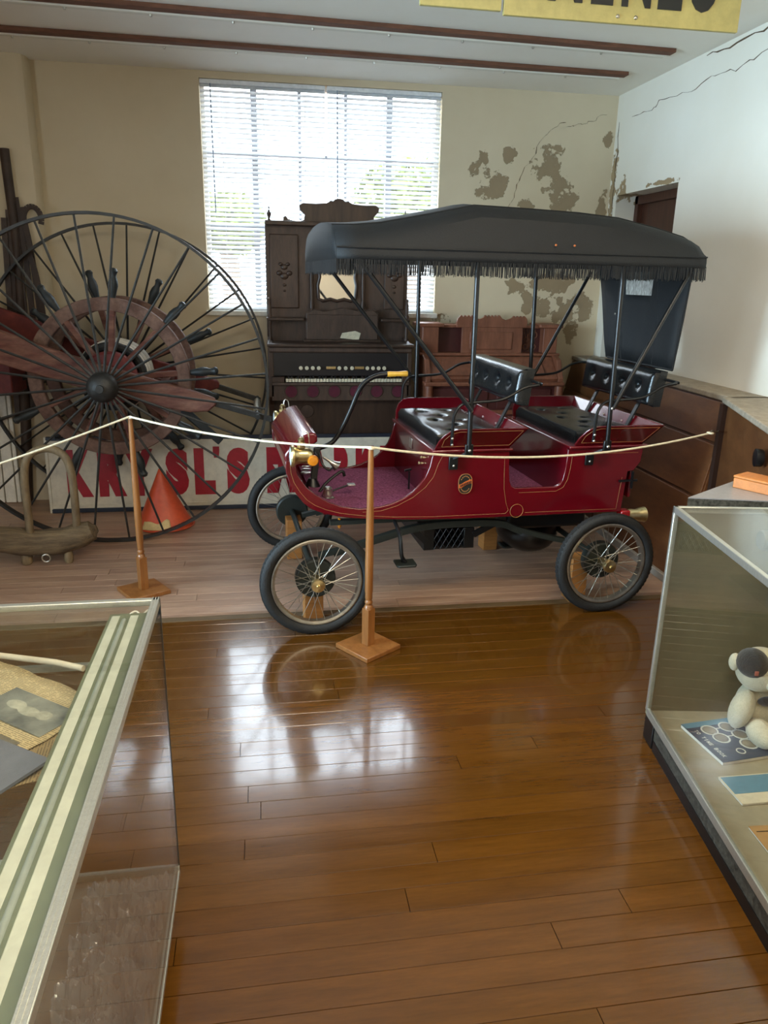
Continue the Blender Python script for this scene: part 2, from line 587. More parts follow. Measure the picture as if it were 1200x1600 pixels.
for (ya, yb, za, zb) in ((3.63, 4.72, .04, .50), (4.73, 5.82, .04, .50), (3.63, 4.72, .515, .80), (4.73, 5.82, .515, .80), (3.63, 5.82, .815, 1.02)):
    V = [dface(ya, za, .012), dface(yb, za, .012), dface(yb, zb, .012), dface(ya, zb, .012), dface(ya, za), dface(yb, za), dface(yb, zb), dface(ya, zb)]
    sub(MB().add(V, [(0, 1, 2, 3), (7, 6, 5, 4), (0, 4, 5, 1), (1, 5, 6, 2), (2, 6, 7, 3), (3, 7, 4, 0)]).build('panel', m_dado, dado, False, bevel=.003))
sub(MB().b(2.215, 2.245, 3.5, 5.83, 0.0, .045).build('base_strip', M('grey_base_strip', '8d867c', .6), dado, bevel=.004))
sub(MB().add([(2.42, 3.6, 1.03), (2.45, 5.83, 1.03), (2.66, 5.83, 1.03), (2.66, 3.6, 1.03), (2.42, 3.6, 1.06), (2.45, 5.83, 1.06), (2.66, 5.83, 1.06), (2.66, 3.6, 1.06)],
             [(3, 2, 1, 0), (4, 5, 6, 7), (0, 1, 5, 4), (1, 2, 6, 5), (2, 3, 7, 6), (3, 0, 4, 7)]).build('cap', m_cap, dado, False, bevel=.006))
sub(MB().tube([(2.28, 3.3, .24), (2.34, 4.3, .24), (2.36, 5.8, .24)], .007, 8).build('conduit', m_white, dado))
sub(MB().tube([(2.262, 3.3, .125), (2.30, 4.3, .125), (2.30, 5.8, .125)], .011, 8).build('conduit', m_white, dado))
dado2 = struct(MB().prism([(2.40, 3.62), (1.95, 2.45), (2.2, 2.2), (2.63, 2.2), (2.63, 3.62)], 0, 1.03, 'z').build('trim_2', m_dado, smooth=False))
dado2['label'] = 'angled brown dado section behind the counter'
sub(MB().prism([(2.385, 3.64), (1.93, 2.44), (2.2, 2.19), (2.64, 2.19), (2.64, 3.64)], 1.03, 1.06, 'z').build('cap', m_cap, dado2, False, bevel=.006))
sub(MB().bar((2.375, 3.60, .5), (2.375, 3.60, 1.03), .03, .03).build('corner_post', M('dark_corner_post', '2d1a10', .5), dado2, False))

# ceiling with two ceiling battens and their white mouldings
ceil = struct(MB().b(XL, XR + .3, YF, YB + .2, ZC, ZC + .1).build('ceiling', m_ceil, smooth=False))
m_batten = M('bare_rust_brown_batten', '6c4633', 0.8, 0, 0.35, 7, (1, 8, 8), .15)
m_mould = patchmat('chipped_white_moulding', 'dcd7c8', 'e6e2d6', '8a5a3c', [], nscale=8)
for (ya, yb, xe) in ((5.12, 5.24, 2.40), (4.50, 4.70, 2.43)):
    ang = (yb - ya) / 4.9
    def q(x, dy, z):
        return (x, ya + (x + 2.5) * ang + dy, z)
    for nm, d0, d1, dz, mt in (('batten', -.035, .035, .022, m_batten), ('moulding', .036, .075, .03, m_mould)):
        x1 = xe if nm == 'batten' else xe - .03
        V = [q(-2.9, d0, ZC - dz), q(x1, d0, ZC - dz), q(x1, d1, ZC - dz), q(-2.9, d1, ZC - dz), q(-2.9, d0, ZC), q(x1, d0, ZC), q(x1, d1, ZC), q(-2.9, d1, ZC)]
        sub(MB().add(V, [(3, 2, 1, 0), (4, 5, 6, 7), (0, 1, 5, 4), (1, 2, 6, 5), (2, 3, 7, 6), (3, 0, 4, 7)]).build(nm, mt, ceil, False, bevel=.003))
    nail = MB().lathe([(0, -.012), (.006, -.010), (.008, 0)], n=8).mesh('nail', m_steel)
    for k in range(11):
        xx = -2.2 + k * .42
        place('nail', nail, ceil, Vector(q(xx, .055, ZC - .03)) - ceil.location)

wl = struct(MB().b(XL - .2, XL, YF, YB, 0, ZC).build('wall_left', m_plaster, smooth=False))
wf = struct(MB().b(XL, XR, YF - .2, YF, 0, ZC).build('wall_front', m_plaster_r, smooth=False))

# window: frame, bars, panes
m_frame = M('white_window_frame', 'dcdcd6', .5)
win = struct(MB().b(WX0, WX0 + .03, YB + .06, YB + .12, WZ0, WZ1).b(WX1 - .03, WX1, YB + .06, YB + .12, WZ0, WZ1)
             .b(WX0, WX1, YB + .06, YB + .12, WZ0, WZ0 + .03).b(WX0, WX1, YB + .06, YB + .12, WZ1 - .03, WZ1).build('window_1', m_frame, smooth=False))
vx = [WX0 + .03, -.009, .308, .635, .95, WX1 - .03]
vz = [WZ0 + .03, 1.96, 2.44, WZ1 - .03]
m_bar = M('grey_window_bar', '8f949a', .5)
for k, xx in enumerate(vx[1:-1]):
    w_ = .022 if k in (0, 3) else .012
    sub(MB().b(xx - w_, xx + w_, YB + .07, YB + .11, WZ0, WZ1).build('window_bar', m_bar, win, False))
for zz in vz[1:-1]:
    sub(MB().b(WX0, WX1, YB + .072, YB + .108, zz - .012, zz + .012).build('window_bar', m_bar, win, False))
for i in range(5):
    for j in range(3):
        sub(MB().b(vx[i], vx[i + 1], YB + .088, YB + .092, vz[j], vz[j + 1]).build('pane', m_winglass, win, False))
sub(MB().b(WX0 - .02, WX1 + .02, YB - .03, YB + .07, WZ0 - .035, WZ0).build('window_sill', m_white, win, False, bevel=.005))

# two venetian blinds, every slat a part
m_slat = M('white_blind_slat', 'e9ecef', .55, 0, .03)
for k, (x0, x1, nm) in enumerate(((WX0 + .004, .483, 'white venetian blind over the left half of the window'),
                                  (.497, WX1 - .004, 'white venetian blind over the right half of the window'))):
    bl = thing('venetian_blind', nm, 'blind', ((x0 + x1) / 2, YB + .02, WZ0), group='window blinds')
    MB().b(x0, x1, YB + .005, YB + .04, WZ1 - .03, WZ1 - .002).build('head_rail', m_slat, bl, bevel=.003)
    MB().b(x0, x1, YB + .01, YB + .034, WZ0 + .003, WZ0 + .018).build('bottom_rail', m_slat, bl, bevel=.003)
    n = 47
    sl = MB()
    V = []
    for xx in (x0 - bl.location.x, x1 - bl.location.x):
        for t in (-1, -.4, .4, 1):
            V.append((xx, t * .0135, .002 * (1 - t * t) + t * .0122))
    sl.add(V, [(0, 1, 5, 4), (1, 2, 6, 5), (2, 3, 7, 6)])
    sme = sl.mesh('slat', m_slat)
    for i in range(n):
        zz = WZ0 + .03 + i * (WZ1 - WZ0 - .07) / (n - 1)
        place('slat', sme, bl, (0, 0, zz - WZ0))
    for xx in (x0 + .14, (x0 + x1) / 2, x1 - .14):
        MB().tube([(xx, YB + .009, WZ0 + .015), (xx, YB + .009, WZ1 - .01)], .0012, 5).build('ladder_cord', m_slat, bl)
    xw = x0 + .07
    MB().tube([(xw, YB - .004, WZ1 - .03), (xw + .004, YB - .008, WZ1 - .85)], .004, 6).build('tilt_wand', M('grey_wand', '8090a8', .4), bl)

# outside: yard and two sunlit trees
m_yard = M('pale_yard', '70594a', .9, 0, .15, 1.5)
yard = struct(MB().b(-14, 14, 6.6, 40, -.6, -.5).build('ground', m_yard, smooth=False))
m_leaf = M('yellow_green_leaf', '56601a', .6, 0, .35, 1.2, coord='World')
m_bark = M('bark', '5a4a3a', .9)
for (tx, ty, tz, rx, lab) in ((-.45, 13.0, 2.2, .55, 'yellow-green tree outside the left half of the window'), (3.0, 15.5, 2.7, 1.25, 'yellow-green tree outside the right half of the window')):
    t = thing('tree', lab, 'tree', (tx, ty, -.5), group='trees outside the window')
    MB().tube(smooth_path([(tx, ty, -.5), (tx + .05, ty, .6), (tx - .05, ty + .1, tz)], 4), [.16] * 8 + [.08], 8).build('trunk', m_bark, t)
    cr = MB()
    for k in range(1500):
        d = Vector((rnd.gauss(0, 1), rnd.gauss(0, 1), rnd.gauss(0, 1))).normalized() * (rnd.random() ** .4)
        p = Vector((tx + d.x * rx, ty + d.y * rx, tz + .2 + d.z * rx * .75))
        a = Vector((rnd.uniform(-1, 1), rnd.uniform(-1, 1), rnd.uniform(-1, 1))).normalized() * .16
        b_ = a.orthogonal().normalized() * .08
        cr.add([p - a, p + b_, p + a, p - b_], [(0, 1, 2, 3)])
    cr.build('foliage', m_leaf, t, False, kind='stuff')

# yellow lettered board hanging under the ceiling
m_yel = M('faded_yellow_board', 'b3a667', .5, 0, .1, 4)
m_blk = M('black_lettering', '1b1c1a', .5)
ys = thing('hanging_sign', 'yellow board with black capital letters hanging from the ceiling', 'sign', (1.3, 3.2, 2.58))
for x0, x1 in ((.62, .935), (.945, 1.918)):
    MB().b(x0, x1, 3.2, 3.218, 2.588 + (1.918 - x1) * .012, 2.93).build('board', m_yel, ys, False, bevel=.002)
for ch, x0, x1 in (('M', 1.115, 1.255), ('E', 1.29, 1.38), ('N', 1.415, 1.535), ('E', 1.565, 1.665), ('O', 1.69, 1.815)):
    g = glyph(ch, x0, x1, 2.646, 2.87, .004, .03)
    g.v = [(a, b_ + 3.198, c) for a, b_, c in g.v]
    g.build('letter', m_blk, ys, False)
for xx in (1.405, 1.48):
    MB().lathe([(0, .006), (.006, .004), (.008, 0)], (xx, 3.2, 2.612), (0, -1, 0), 10).build('screw', m_steel, ys)
# ---------------------------------------------------------------- the red carriage-style car (own frame: x to the rear, y to the far side)
m_red = M('crimson_car_paint', '5c0612', .25, 0, .05, 3, coat=.6, grime=.03)
m_leather = M('black_leather', '101315', .24, 0, .2, 30, bump=.12, bscale=140)
m_canvas = M('black_canvas', '0a0c0e', .72, 0, .2, 14, bump=.15, bscale=160)
m_carpet = M('maroon_carpet', '6a2a44', .95, 0, .5, 110, col2='a05c7c', bump=.6, bscale=300, spec=.1)
m_chassis = M('dark_green_black_chassis', '1f2420', .5, 0, .2, 8)
m_gold = M('gold_pinstripe', 'a87240', .5)
m_amber = M('amber_lens', 'c87a1c', .25, coat=.5)
m_redlens = M('red_lens', '8a0c12', .2, coat=.5)
m_oak = M('oak_block', 'a06a34', .55, 0, .25, 6, (1, 1, 8))
m_silver = M('silver_trim', 'c9c6be', .28, .95, .1, 10)
m_grip = M('yellow_wood_grip', 'd0a038', .35, coat=.3)
m_clear = M('crinkled_clear_plastic_pane', '8f867c', .18, 0, .5, 30, (1, 3, 1), .8, 25, col2='c9c4ba')
car = thing('antique_car', 'red open antique car with black fringed canopy and tufted seats', 'car', (.225, 3.27, 0), R(3.5), absolute=False)

prof_out = [(-.119, .80), (-.116, .741), (-.10, .688), (-.07, .637), (-.035, .591), (.002, .561), (.06, .536), (.125, .519), (.20, .506), (.292, .497), (.5, .484), (.75, .476)]
prof_rear = [(1.63, .473), (1.637, .576), (1.644, .689), (1.677, .694), (1.711, .738), (1.718, .815), (1.30, .815)]
open_ = [(1.296, .74), (1.292, .70), (1.283, .655), (1.268, .632), (1.245, .622), (1.03, .625), (1.008, .636), (.997, .662), (.99, .72), (.985, .83)]
prof_in = [(.60, .83), (.588, .793), (.58, .751), (.556, .693), (.53, .658), (.499, .626), (.45, .594), (.39, .569), (.34, .558), (.292, .552), (.228, .552), (.143, .567), (.081, .592), (.02, .633), (-.019, .666), (-.051, .711), (-.066, .739), (-.074, .80)]
outline = prof_out + prof_rear + open_ + prof_in
for v0, v1, so in ((.18, .20, -1), (1.0, 1.02, 1)):
    sp = MB().prism(outline, v0, v1, 'y').build('side_panel', m_red, car, bevel=.003)
    vo = v0 - .0005 if so < 0 else v1 + .0005
    def stripe(pts):
        MB().tube([(a, vo, b) for a, b in pts], .0008, 5).build('pinstripe', m_gold, sp)
    stripe([(-.098, .79), (-.094, .742), (-.08, .695), (-.052, .648), (-.02, .608), (.018, .58), (.07, .556), (.14, .535), (.25, .517), (.4, .503), (.6, .495), (.985, .494), (1.0, .51), (.985, .55), (.97, .62), (.965, .70), (.962, .79), (.64, .80), (.62, .76), (.60, .70), (.56, .648), (.50, .60), (.42, .56), (.34, .538), (.25, .535)])
    stripe([(1.09, .494), (1.60, .49), (1.606, .56), (1.615, .66)])
    stripe([(1.05, .60), (1.25, .60), (1.29, .62), (1.31, .66), (1.32, .72), (1.325, .79), (1.69, .79)])
    MB().torus(.035, .0012, (1.045, vo, .505), (0, 1, 0), 20, 5).build('pinstripe', m_gold, sp)
# floor, dash sheet, risers
MB().b(.06, 1.63, .20, 1.0, .525, .545).build('floor_pan', m_red, car, False)
dash_pts = prof_out[:9]
d = MB()
d.prism([(a + .004, b) for a, b in dash_pts] + [(a + .02, b + .006) for a, b in reversed(dash_pts)], .198, 1.002, 'y')
d.build('curved_dash', m_red, car)
d = MB()
ca = [(.03, .575), (.10, .567), (.2, .5505), (.6, .5505), (.6, .546), (.2, .546), (.09, .555), (.03, .56)]
d.prism(ca, .2, 1.0, 'y').build('carpet', m_carpet, car)
MB().b(.985, 1.30, .2, 1.0, .546, .552).build('carpet', m_carpet, car)
cowl = MB().prism([(-.122, .795), (-.118, .83), (-.075, .885), (-.035, .912), (.0, .926), (.022, .926), (.034, .912), (.034, .885), (.022, .87), (.0, .866), (-.04, .868), (-.075, .835), (-.09, .79)], .2, 1.0, 'y').build('cowl', m_red, car, bevel=.01)
for tilt_u, nm in ((.60, 'seat_riser'), (1.30, 'seat_riser')):
    MB().b(tilt_u, tilt_u + .014, .2, 1.0, .546, .825).build(nm, m_red, car, False)
    MB().b(tilt_u + .37, tilt_u + .384, .2, 1.0, .546, .825).build('seat_back_board', m_red, car, False)
for nm, u0, u1 in (('front', .585, 1.0), ('rear', 1.30, 1.735)):
    MB().b(u0, u1, .165, 1.035, .818, .834).build('seat_ledge', m_red, car, bevel=.006)
# flared seat boxes
def flare(u0, u1, ut):
    for s_ in (-1, 1):
        vb, vt = .6 + s_ * .42, .6 + s_ * .50
        def pt(u, w, off):
            t = (w - .834) / .112
            return (u, vb + (vt - vb) * t - s_ * off, w)
        ol = [(u0, .834), (u1, .834), (ut, .946), (u0 + .10, .946), (u0 + .062, .94), (u0 + .03, .915), (u0 + .01, .88)]
        n = len(ol)
        V = [pt(a, b, 0) for a, b in ol] + [pt(a, b, .014) for a, b in ol]
        F = [tuple(range(n)), tuple(reversed(range(n, 2 * n)))] + [(i, i + n, (i + 1) % n + n, (i + 1) % n) for i in range(n)]
        MB().add(V, F).build('seat_side', m_red, car, bevel=.003)
        pts = [pt(a, b, -.002) for a, b in ((u0 + .03, .85), (u1 - .01, .85), (ut - .025, .932), (u0 + .1, .932), (u0 + .06, .92), (u0 + .035, .89), (u0 + .03, .85))]
        MB().tube(pts, .0008, 5).build('pinstripe', m_gold, car)
    V = []
    for off in (0, -.014):
        V += [(u1 + off, .18, .834), (u1 + off, 1.02, .834), (ut + off, 1.10, .946), (ut + off, .10, .946)]
    MB().add(V, [(0, 1, 2, 3), (7, 6, 5, 4), (0, 4, 5, 1), (1, 5, 6, 2), (2, 6, 7, 3), (3, 7, 4, 0)]).build('seat_back_rim', m_red, car, bevel=.003)
    for v_ in (.25, .45, .65, .85):
        MB().ell((u1 + .022, v_, .905), (.005, .006, .006), 8, 6).build('rivet', m_silver, car)
flare(.60, .985, 1.045)
flare(1.33, 1.71, 1.775)

def pillow(fn, dims, dim_pts, rad=.03, dip=.018, nu=36, nv=60, sig=.022):
    """upholstered slab; fn(a, b, h) -> point, a and b across the face, h out of it"""
    A, B, T = dims
    def top(s, t):
        a, b = s * A, t * B
        e = min(a, A - a, b, B - b)
        h = T - (rad - math.sqrt(max(0, rad * rad - (rad - min(e, rad)) ** 2))) if e < rad else T
        for (x, y_) in dim_pts:
            q_ = ((a - x) ** 2 + (b - y_) ** 2) / (sig * sig)
            if q_ < 12:
                h -= dip * math.exp(-q_)
        h += .004 * math.sin(a * 19) * math.sin(b * 17)
        return fn(a, b, max(h, T - rad))
    m = MB().grid(top, nu, nv)
    w = nv + 1
    loop = [j for j in range(w)] + [i * w + nv for i in range(1, nu + 1)] + [nu * w + j for j in range(nv - 1, -1, -1)] + [i * w for i in range(nu - 1, 0, -1)]
    base = len(m.v)
    for i in loop:
        s, t = (i // w) / nu, (i % w) / nv
        m.v.append(tuple(fn(s * A, t * B, 0)))
    k = len(loop)
    for i in range(k):
        m.f.append((loop[i], loop[(i + 1) % k], base + (i + 1) % k, base + i))
    m.f.append(tuple(range(base, base + k)))
    return m
for u0, u1 in ((.612, .99), (1.342, 1.715)):
    A = u1 - u0
    pts = [(.30 * A, .12), (.30 * A, .40), (.30 * A, .68), (.68 * A, .12), (.68 * A, .40), (.68 * A, .68), (.49 * A, .26), (.49 * A, .54)]
    pillow(lambda a, b, h, u0=u0: Vector((u0 + a, .205 + b, .834 + h)), (A, .79, .068), pts, .022, .022).build('seat_cushion', m_leather, car)
def backrest(uc, w0, v0, v1):
    W, T = .18, .075
    tilt = .12
    def fn(a, b, h):
        return Vector((uc + T - h + tilt * a, v0 + b, w0 + a))
    B = v1 - v0
    m = pillow(fn, (W, B, T), [(W * .55, B * t) for t in (.16, .39, .61, .84)], .035, .022, 26, 70, .024)
    o = m.build('backrest', m_leather, car)
    for v_ in (v0 + .15, v1 - .15):
        MB().bar((min(uc + .06, 1.70) if uc > 1.5 else .965, v_, .85), (uc + .092, v_, w0 + .10), .028, .008, (1, 0, 0)).build('backrest_support', m_black, car, False)
    return o
backrest(1.015, 1.03, .235, .985)
backrest(1.735, 1.015, .225, .985)
for uu in (1.09, 1.82):
    MB().tube(smooth_path([(uu - .02, .10, 1.15), (uu, .13, 1.152), (uu + .012, .2, 1.152), (uu + .012, 1.0, 1.152), (uu, 1.07, 1.152), (uu - .02, 1.10, 1.15)], 4), .0075, 8).build('back_rail', m_black, car)
# arm rails
for v_, far in ((.10, False), (1.10, True)):
    for du in (0.0, .73):
        pts = [(.658 + du, v_, .87), (.66 + du, v_, .96), (.666 + du, v_, 1.02), (.70 + du, v_, 1.064), (.766 + du, v_, 1.073), (.90 + du, v_, 1.086), (1.0 + du, v_, 1.137), (1.075 + du, v_, 1.152)]
        MB().tube(smooth_path(pts, 5), .0075, 8).build('arm_rail', m_black, car)
        for ww in (.875, .905):
            MB().ell((.658 + du, v_ - .009 if not far else v_ + .009, ww), (.006, .004, .006), 8, 6).build('bolt', m_silver, car)
# canopy posts, struts, brackets
for v_, s_ in ((.10, -1), (1.10, 1)):
    for (up, ut) in ((.745, .74), (1.465, 1.45)):
        MB().tube([(up, v_, .85), (ut, v_, 1.74)], .0115, 10).build('canopy_post', m_black, car)
        MB().b(up - .02, up + .02, v_ - .008, v_ + .008, .82, .875).build('post_foot', m_black, car, bevel=.004)
        MB().b(up - .075, up - .03, .6 + s_ * .432 - .006, .6 + s_ * .432 + .006, .735, .80).build('bracket', m_black, car, bevel=.003)
        MB().bar((up - .05, .6 + s_ * .43, .79), (up, v_, .835), .02, .008).build('bracket_arm', m_black, car, False)
        for ww in (.845, 1.035):
            MB().ell((up, v_ + s_ * .013, ww), (.008, .006, .008), 8, 6).build('bolt', m_silver, car)
        MB().ell((up - .052, .6 + s_ * .44, .755), (.006, .004, .006), 8, 6).build('bolt', m_silver, car)
    MB().tube([(.745, v_ + s_ * .012, 1.035), (.20, v_, 1.70)], .0105, 10).build('canopy_strut', m_black, car)
    MB().tube([(1.467, v_ + s_ * .012, 1.03), (1.80, v_, 1.68)], .010, 10).build('canopy_strut', m_black, car)
# canopy
st = [(.10, 1.833), (.20, 1.836), (.32, 1.848), (.55, 1.893), (.74, 1.934), (1.0, 1.928), (1.25, 1.92), (1.45, 1.905), (1.65, 1.868), (1.80, 1.832), (1.845, 1.81)]
def sec(ws):
    half = [(-.545, 1.695), (-.545, 1.715), (-.542, 1.742), (-.515, ws - .055), (-.47, ws - .02), (-.40, ws), (-.25, ws + .018), (-.1, ws + .026), (0, ws + .028)]
    return half + [(-a, b) for a, b in reversed(half[:-1])]
secs = [sec(ws) for _, ws in st]
nn = len(secs[0])
def cpt(i, j):
    a, b = secs[i][j]
    return (st[i][0], .6 + a, b)
c = MB()
c.add([cpt(i, j) for i in range(len(st)) for j in range(nn)], [(i * nn + j, (i + 1) * nn + j, (i + 1) * nn + j + 1, i * nn + j + 1) for i in range(len(st) - 1) for j in range(nn - 1)])
can = c.build('canopy', m_canvas, car, solid=.008)
for i in (0, len(st) - 1):                      # valances across both ends
    uu = st[i][0]
    top_ = [(uu, .6 + a, b) for a, b in secs[i]]
    bot = [(uu, .6 + a, 1.695) for a, b in secs[i]]
    MB().add(top_ + bot, [(k, k + 1, nn + k + 1, nn + k) for k in range(nn - 1)]).build('end_valance', m_canvas, can, solid=.006)
for s_ in (-1, 1):
    MB().tube([(u, .6 + s_ * .55, 1.742) for u, _ in st], .004, 6).build('welt', m_canvas, can)
    MB().tube([(st[i][0], .6 + s_ * .40, secs[i][5][1] + .005) for i in range(len(st))], .0035, 6).build('seam', m_canvas, can)
fr = MB()
rf = random.Random(3)
def strand(u, v, along):
    L = rf.uniform(.055, .07)
    w_ = rf.uniform(.0012, .0022)
    j = rf.uniform(-.004, .004)
    du, dv = (w_, 0) if along == 'u' else (0, w_)
    fr.add([(u - du, v - dv, 1.70), (u + du, v + dv, 1.70), (u + du + (j if along == 'u' else 0), v + dv, 1.70 - L), (u - du + (j if along == 'u' else 0), v - dv, 1.70 - L)], [(0, 1, 2, 3)])
for k in range(285):
    u = .10 + 1.745 * k / 284
    for v in (.053, 1.147):
        strand(u + rf.uniform(-.002, .002), v, 'u')
for k in range(150):
    for u in (.098, 1.848):
        strand(u, .055 + 1.09 * k / 149, 'v')
fr.build('fringe', m_canvas, car, False, solid=.0015, kind='stuff')
for u, w in ((1.152, 1.80), (1.30, 1.762), (1.155, 1.763), (1.31, 1.76)):
    pass
for (u, v, w) in ((1.17, .052, 1.775), (1.19, .085, 1.835), (1.08, .052, 1.775)):
    MB().ell((u, v - .006, w), (.006, .004, .005), 8, 6).build('paint_chip', M('orange_chip', 'b0602c', .7), can)
# rear curtain with its clear window
def cu(v, w):
    t = (1.74 - w) / .54
    vt = v
    vv = (.633 - .055 * t) + (vt - .615) / .515 * (.485 - .145 * t)
    return (1.85 + .01 * t + .006 * math.sin(v * 22 + w * 9), vv, w)
cm = MB()
vs_l = [.10, .2, .3, .40, .47, .55, .63, .71, .79, .87, .95, 1.05, 1.13]
ws_l = [1.20, 1.28, 1.36, 1.44, 1.52, 1.56, 1.62, 1.68, 1.74]
for i in range(len(vs_l) - 1):
    for j in range(len(ws_l) - 1):
        if 4 <= i < 8 and 5 <= j < 7:
            continue
        cm.add([cu(vs_l[i], ws_l[j]), cu(vs_l[i + 1], ws_l[j]), cu(vs_l[i + 1], ws_l[j + 1]), cu(vs_l[i], ws_l[j + 1])], [(0, 1, 2, 3)])
curt = cm.build('rear_curtain', m_canvas, car, solid=.004, weld=True)
MB().add([cu(.47, 1.56), cu(.79, 1.56), cu(.79, 1.68), cu(.47, 1.68)], [(0, 1, 2, 3)]).build('curtain_window', m_clear, curt, False, solid=.002)
for v_ in (.40, .86):
    MB().tube([cu(v_, 1.20 + .06 * k) for k in range(9)], .004, 6).build('curtain_seam', m_canvas, curt)
    p = cu(v_ + (-.10 if v_ < .5 else .08), 1.45)
    MB().ell((p[0] - .006, p[1], p[2]), (.004, .007, .007), 8, 6).build('snap', m_silver, curt)
MB().tube([cu(.10, 1.20), cu(.10, 1.45), cu(.10, 1.74)], .005, 6).build('curtain_hem', m_canvas, curt)
MB().tube([cu(.1 + .1 * k, 1.20) for k in range(11)], .006, 6).build('curtain_hem', m_canvas, curt)

# wheels
RW = .264
tyre = MB().torus(RW - .026, .027, (0, 0, 0), (0, 1, 0), 64, 12)
tread = MB()
for k in range(72):
    t = 2 * PI * k / 72
    for s_ in (-1, 1):
        tt = t + (PI / 72 if s_ > 0 else 0)
        cc = Vector((math.cos(tt), 0, math.sin(tt)))
        tg = Vector((-math.sin(tt), 0, math.cos(tt)))
        p = cc * (RW - .003) + Vector((0, s_ * .009, 0))
        tread.add([p - tg * .007 + cc * .002 - Vector((0, .006, 0)), p + tg * .007 + cc * .002 - Vector((0, .006, 0)), p + tg * .007 + cc * .002 + Vector((0, .006, 0)), p - tg * .007 + cc * .002 + Vector((0, .006, 0))], [(0, 1, 2, 3)])
tyre.add(tread.v, tread.f)
me_tyre = tyre.mesh('tire', m_rubber)
me_rim = MB().lathe([(.196, -.016), (.207, -.020), (.213, -.018), (.206, -.010), (.203, 0), (.206, .010), (.213, .018), (.207, .020), (.196, .016), (.199, 0)], (0, 0, 0), (0, 1, 0), 64, True).mesh('wheel', m_steel)
me_hub = MB().lathe([(0, -.075), (.008, -.075), (.010, -.066), (.030, -.062), (.034, -.05), (.031, -.034), (.024, -.028), (.024, .035), (.02, .04)], (0, 0, 0), (0, 1, 0), 24).mesh('hub', m_brass)
me_spoke = MB().tube([(.026, 0, 0), (.200, 0, 0)], .0016, 5).mesh('spoke', m_steel)
me_drum = MB().lathe([(.0, .028), (.088, .028), (.095, .036), (.096, .075), (.088, .082), (0, .082)], (0, 0, 0), (0, 1, 0), 32).mesh('brake_drum', m_chassis)
rw_ = random.Random(5)
for (u, v, side) in ((0, 0, 1), (1.467, 0, 1), (0, 1.2, -1), (1.467, 1.2, -1)):
    w = place('wheel', me_rim, car, (u, v, RW), (0, 0, 0 if side > 0 else PI))
    place('tire', me_tyre, w)
    place('hub', me_hub, w)
    place('brake_drum', me_drum, w)
    for k in range(32):
        t = 2 * PI * k / 32
        off = (-1 if k % 2 else 1) * .026
        lean = (.20 if (k // 2) % 2 else -.20)
        # spoke from a hub flange to the rim
        p0 = Vector((math.cos(t + lean * 4) * .026, off, math.sin(t + lean * 4) * .026))
        p1 = Vector((math.cos(t) * .200, 0, math.sin(t) * .200))
        dv = p1 - p0
        s_ = place('spoke', me_spoke, w)
        q_ = dv.to_track_quat('X', 'Z')
        L = dv.length / .174
        s_.rotation_euler = q_.to_euler()
        s_.scale = (L, 1, 1)
        s_.location = p0 - q_ @ Vector((.026 * L, 0, 0))
# axles, springs, frame
for u in (0, 1.467):
    MB().tube([(u, .08, RW), (u, 1.12, RW)], .016, 10).build('axle', m_chassis, car)
MB().lathe([(0, -.16), (.07, -.15), (.10, -.1), (.11, 0), (.10, .1), (.07, .15), (0, .16)], (1.43, .72, .30), (0, 1, 0), 20).build('motor', m_black, car)
MB().b(1.05, 1.50, .3, .9, .36, .475).build('motor_housing', m_black, car, bevel=.02)
MB().ell((1.30, .62, .25), (.17, .2, .12), 20, 12).build('fuel_tank', m_black, car)
for v_ in (.26, .94):
    pts = [(.04, v_, RW + .03), (.2, v_, .33), (.352, v_, .372), (.518, v_, .415), (.688, v_, .432), (.97, v_, .425), (1.08, v_, .385), (1.23, v_, .335), (1.43, v_, .285)]
    pp = smooth_path(pts, 4)
    m = MB()
    for i in range(len(pp) - 1):
        m.bar(pp[i], pp[i + 1], .035, .024)
    m.build('spring_beam', m_chassis, car, False)
    m = MB()
    for i in range(2, len(pp) - 8):
        m.bar(pp[i] - Vector((0, 0, .018)), pp[i + 1] - Vector((0, 0, .018)), .03, .010)
    m.build('leaf_spring', m_chassis, car, False)
    MB().b(.10, 1.60, v_ - .02, v_ + .02, .455, .476).build('frame_rail', m_chassis, car, False)
# caged battery tray
for u in (.585, .80):
    MB().b(u, u + .055, .26, .90, .288, .40).build('tray_end', m_black, car, bevel=.003)
MB().b(.64, .80, .27, .90, .288, .30).build('tray_bar', m_black, car, False)
m = MB()
for k in range(6):
    a0 = .64 + k * .032 - .032
    for d_ in (1, -1):
        pts = []
        for q_ in range(7):
            x = a0 + (q_ * .0106 if d_ > 0 else .064 - q_ * .0106)
            if .638 <= x <= .802:
                pts.append((x, .262, .29 + q_ * .0183))
        if len(pts) > 1:
            m.tube(pts, .0022, 5)
m.build('wire_mesh', m_black, car)
for v_ in (.262,):
    MB().bar((.52, v_, .415), (.60, v_, .33), .018, .03).build('tray_brace', m_black, car, False)
    MB().bar((.96, v_, .415), (.85, v_, .36), .018, .03).build('tray_brace', m_black, car, False)
# hanging steps
for u, v_, w in ((.437, .05, .30), (1.20, .62, .15)):
    MB().tube(smooth_path([(u - .02, v_ + .16, .47), (u - .022, v_ + .04, .44), (u - .022, v_, .36), (u - .012, v_, w + .03), (u, v_, w + .012)], 4), .010, 8).build('step_hanger', m_black, car)
    MB().prism([(u - .05, v_ - .03), (u - .04, v_ - .045), (u + .04, v_ - .045), (u + .05, v_ - .03), (u + .05, v_ + .05), (u - .05, v_ + .05)], w, w + .012, 'z').build('step_pad', m_chassis, car, bevel=.004)
# blocks holding the axles off the floor
for u, v_ in ((.0, .14), (.0, 1.04), (1.40, .16), (1.22, 1.0)):
    MB().b(u - .045, u + .045, v_ - .04, v_ + .06, .001, RW - .018).build('support_block', m_oak, car, bevel=.003)
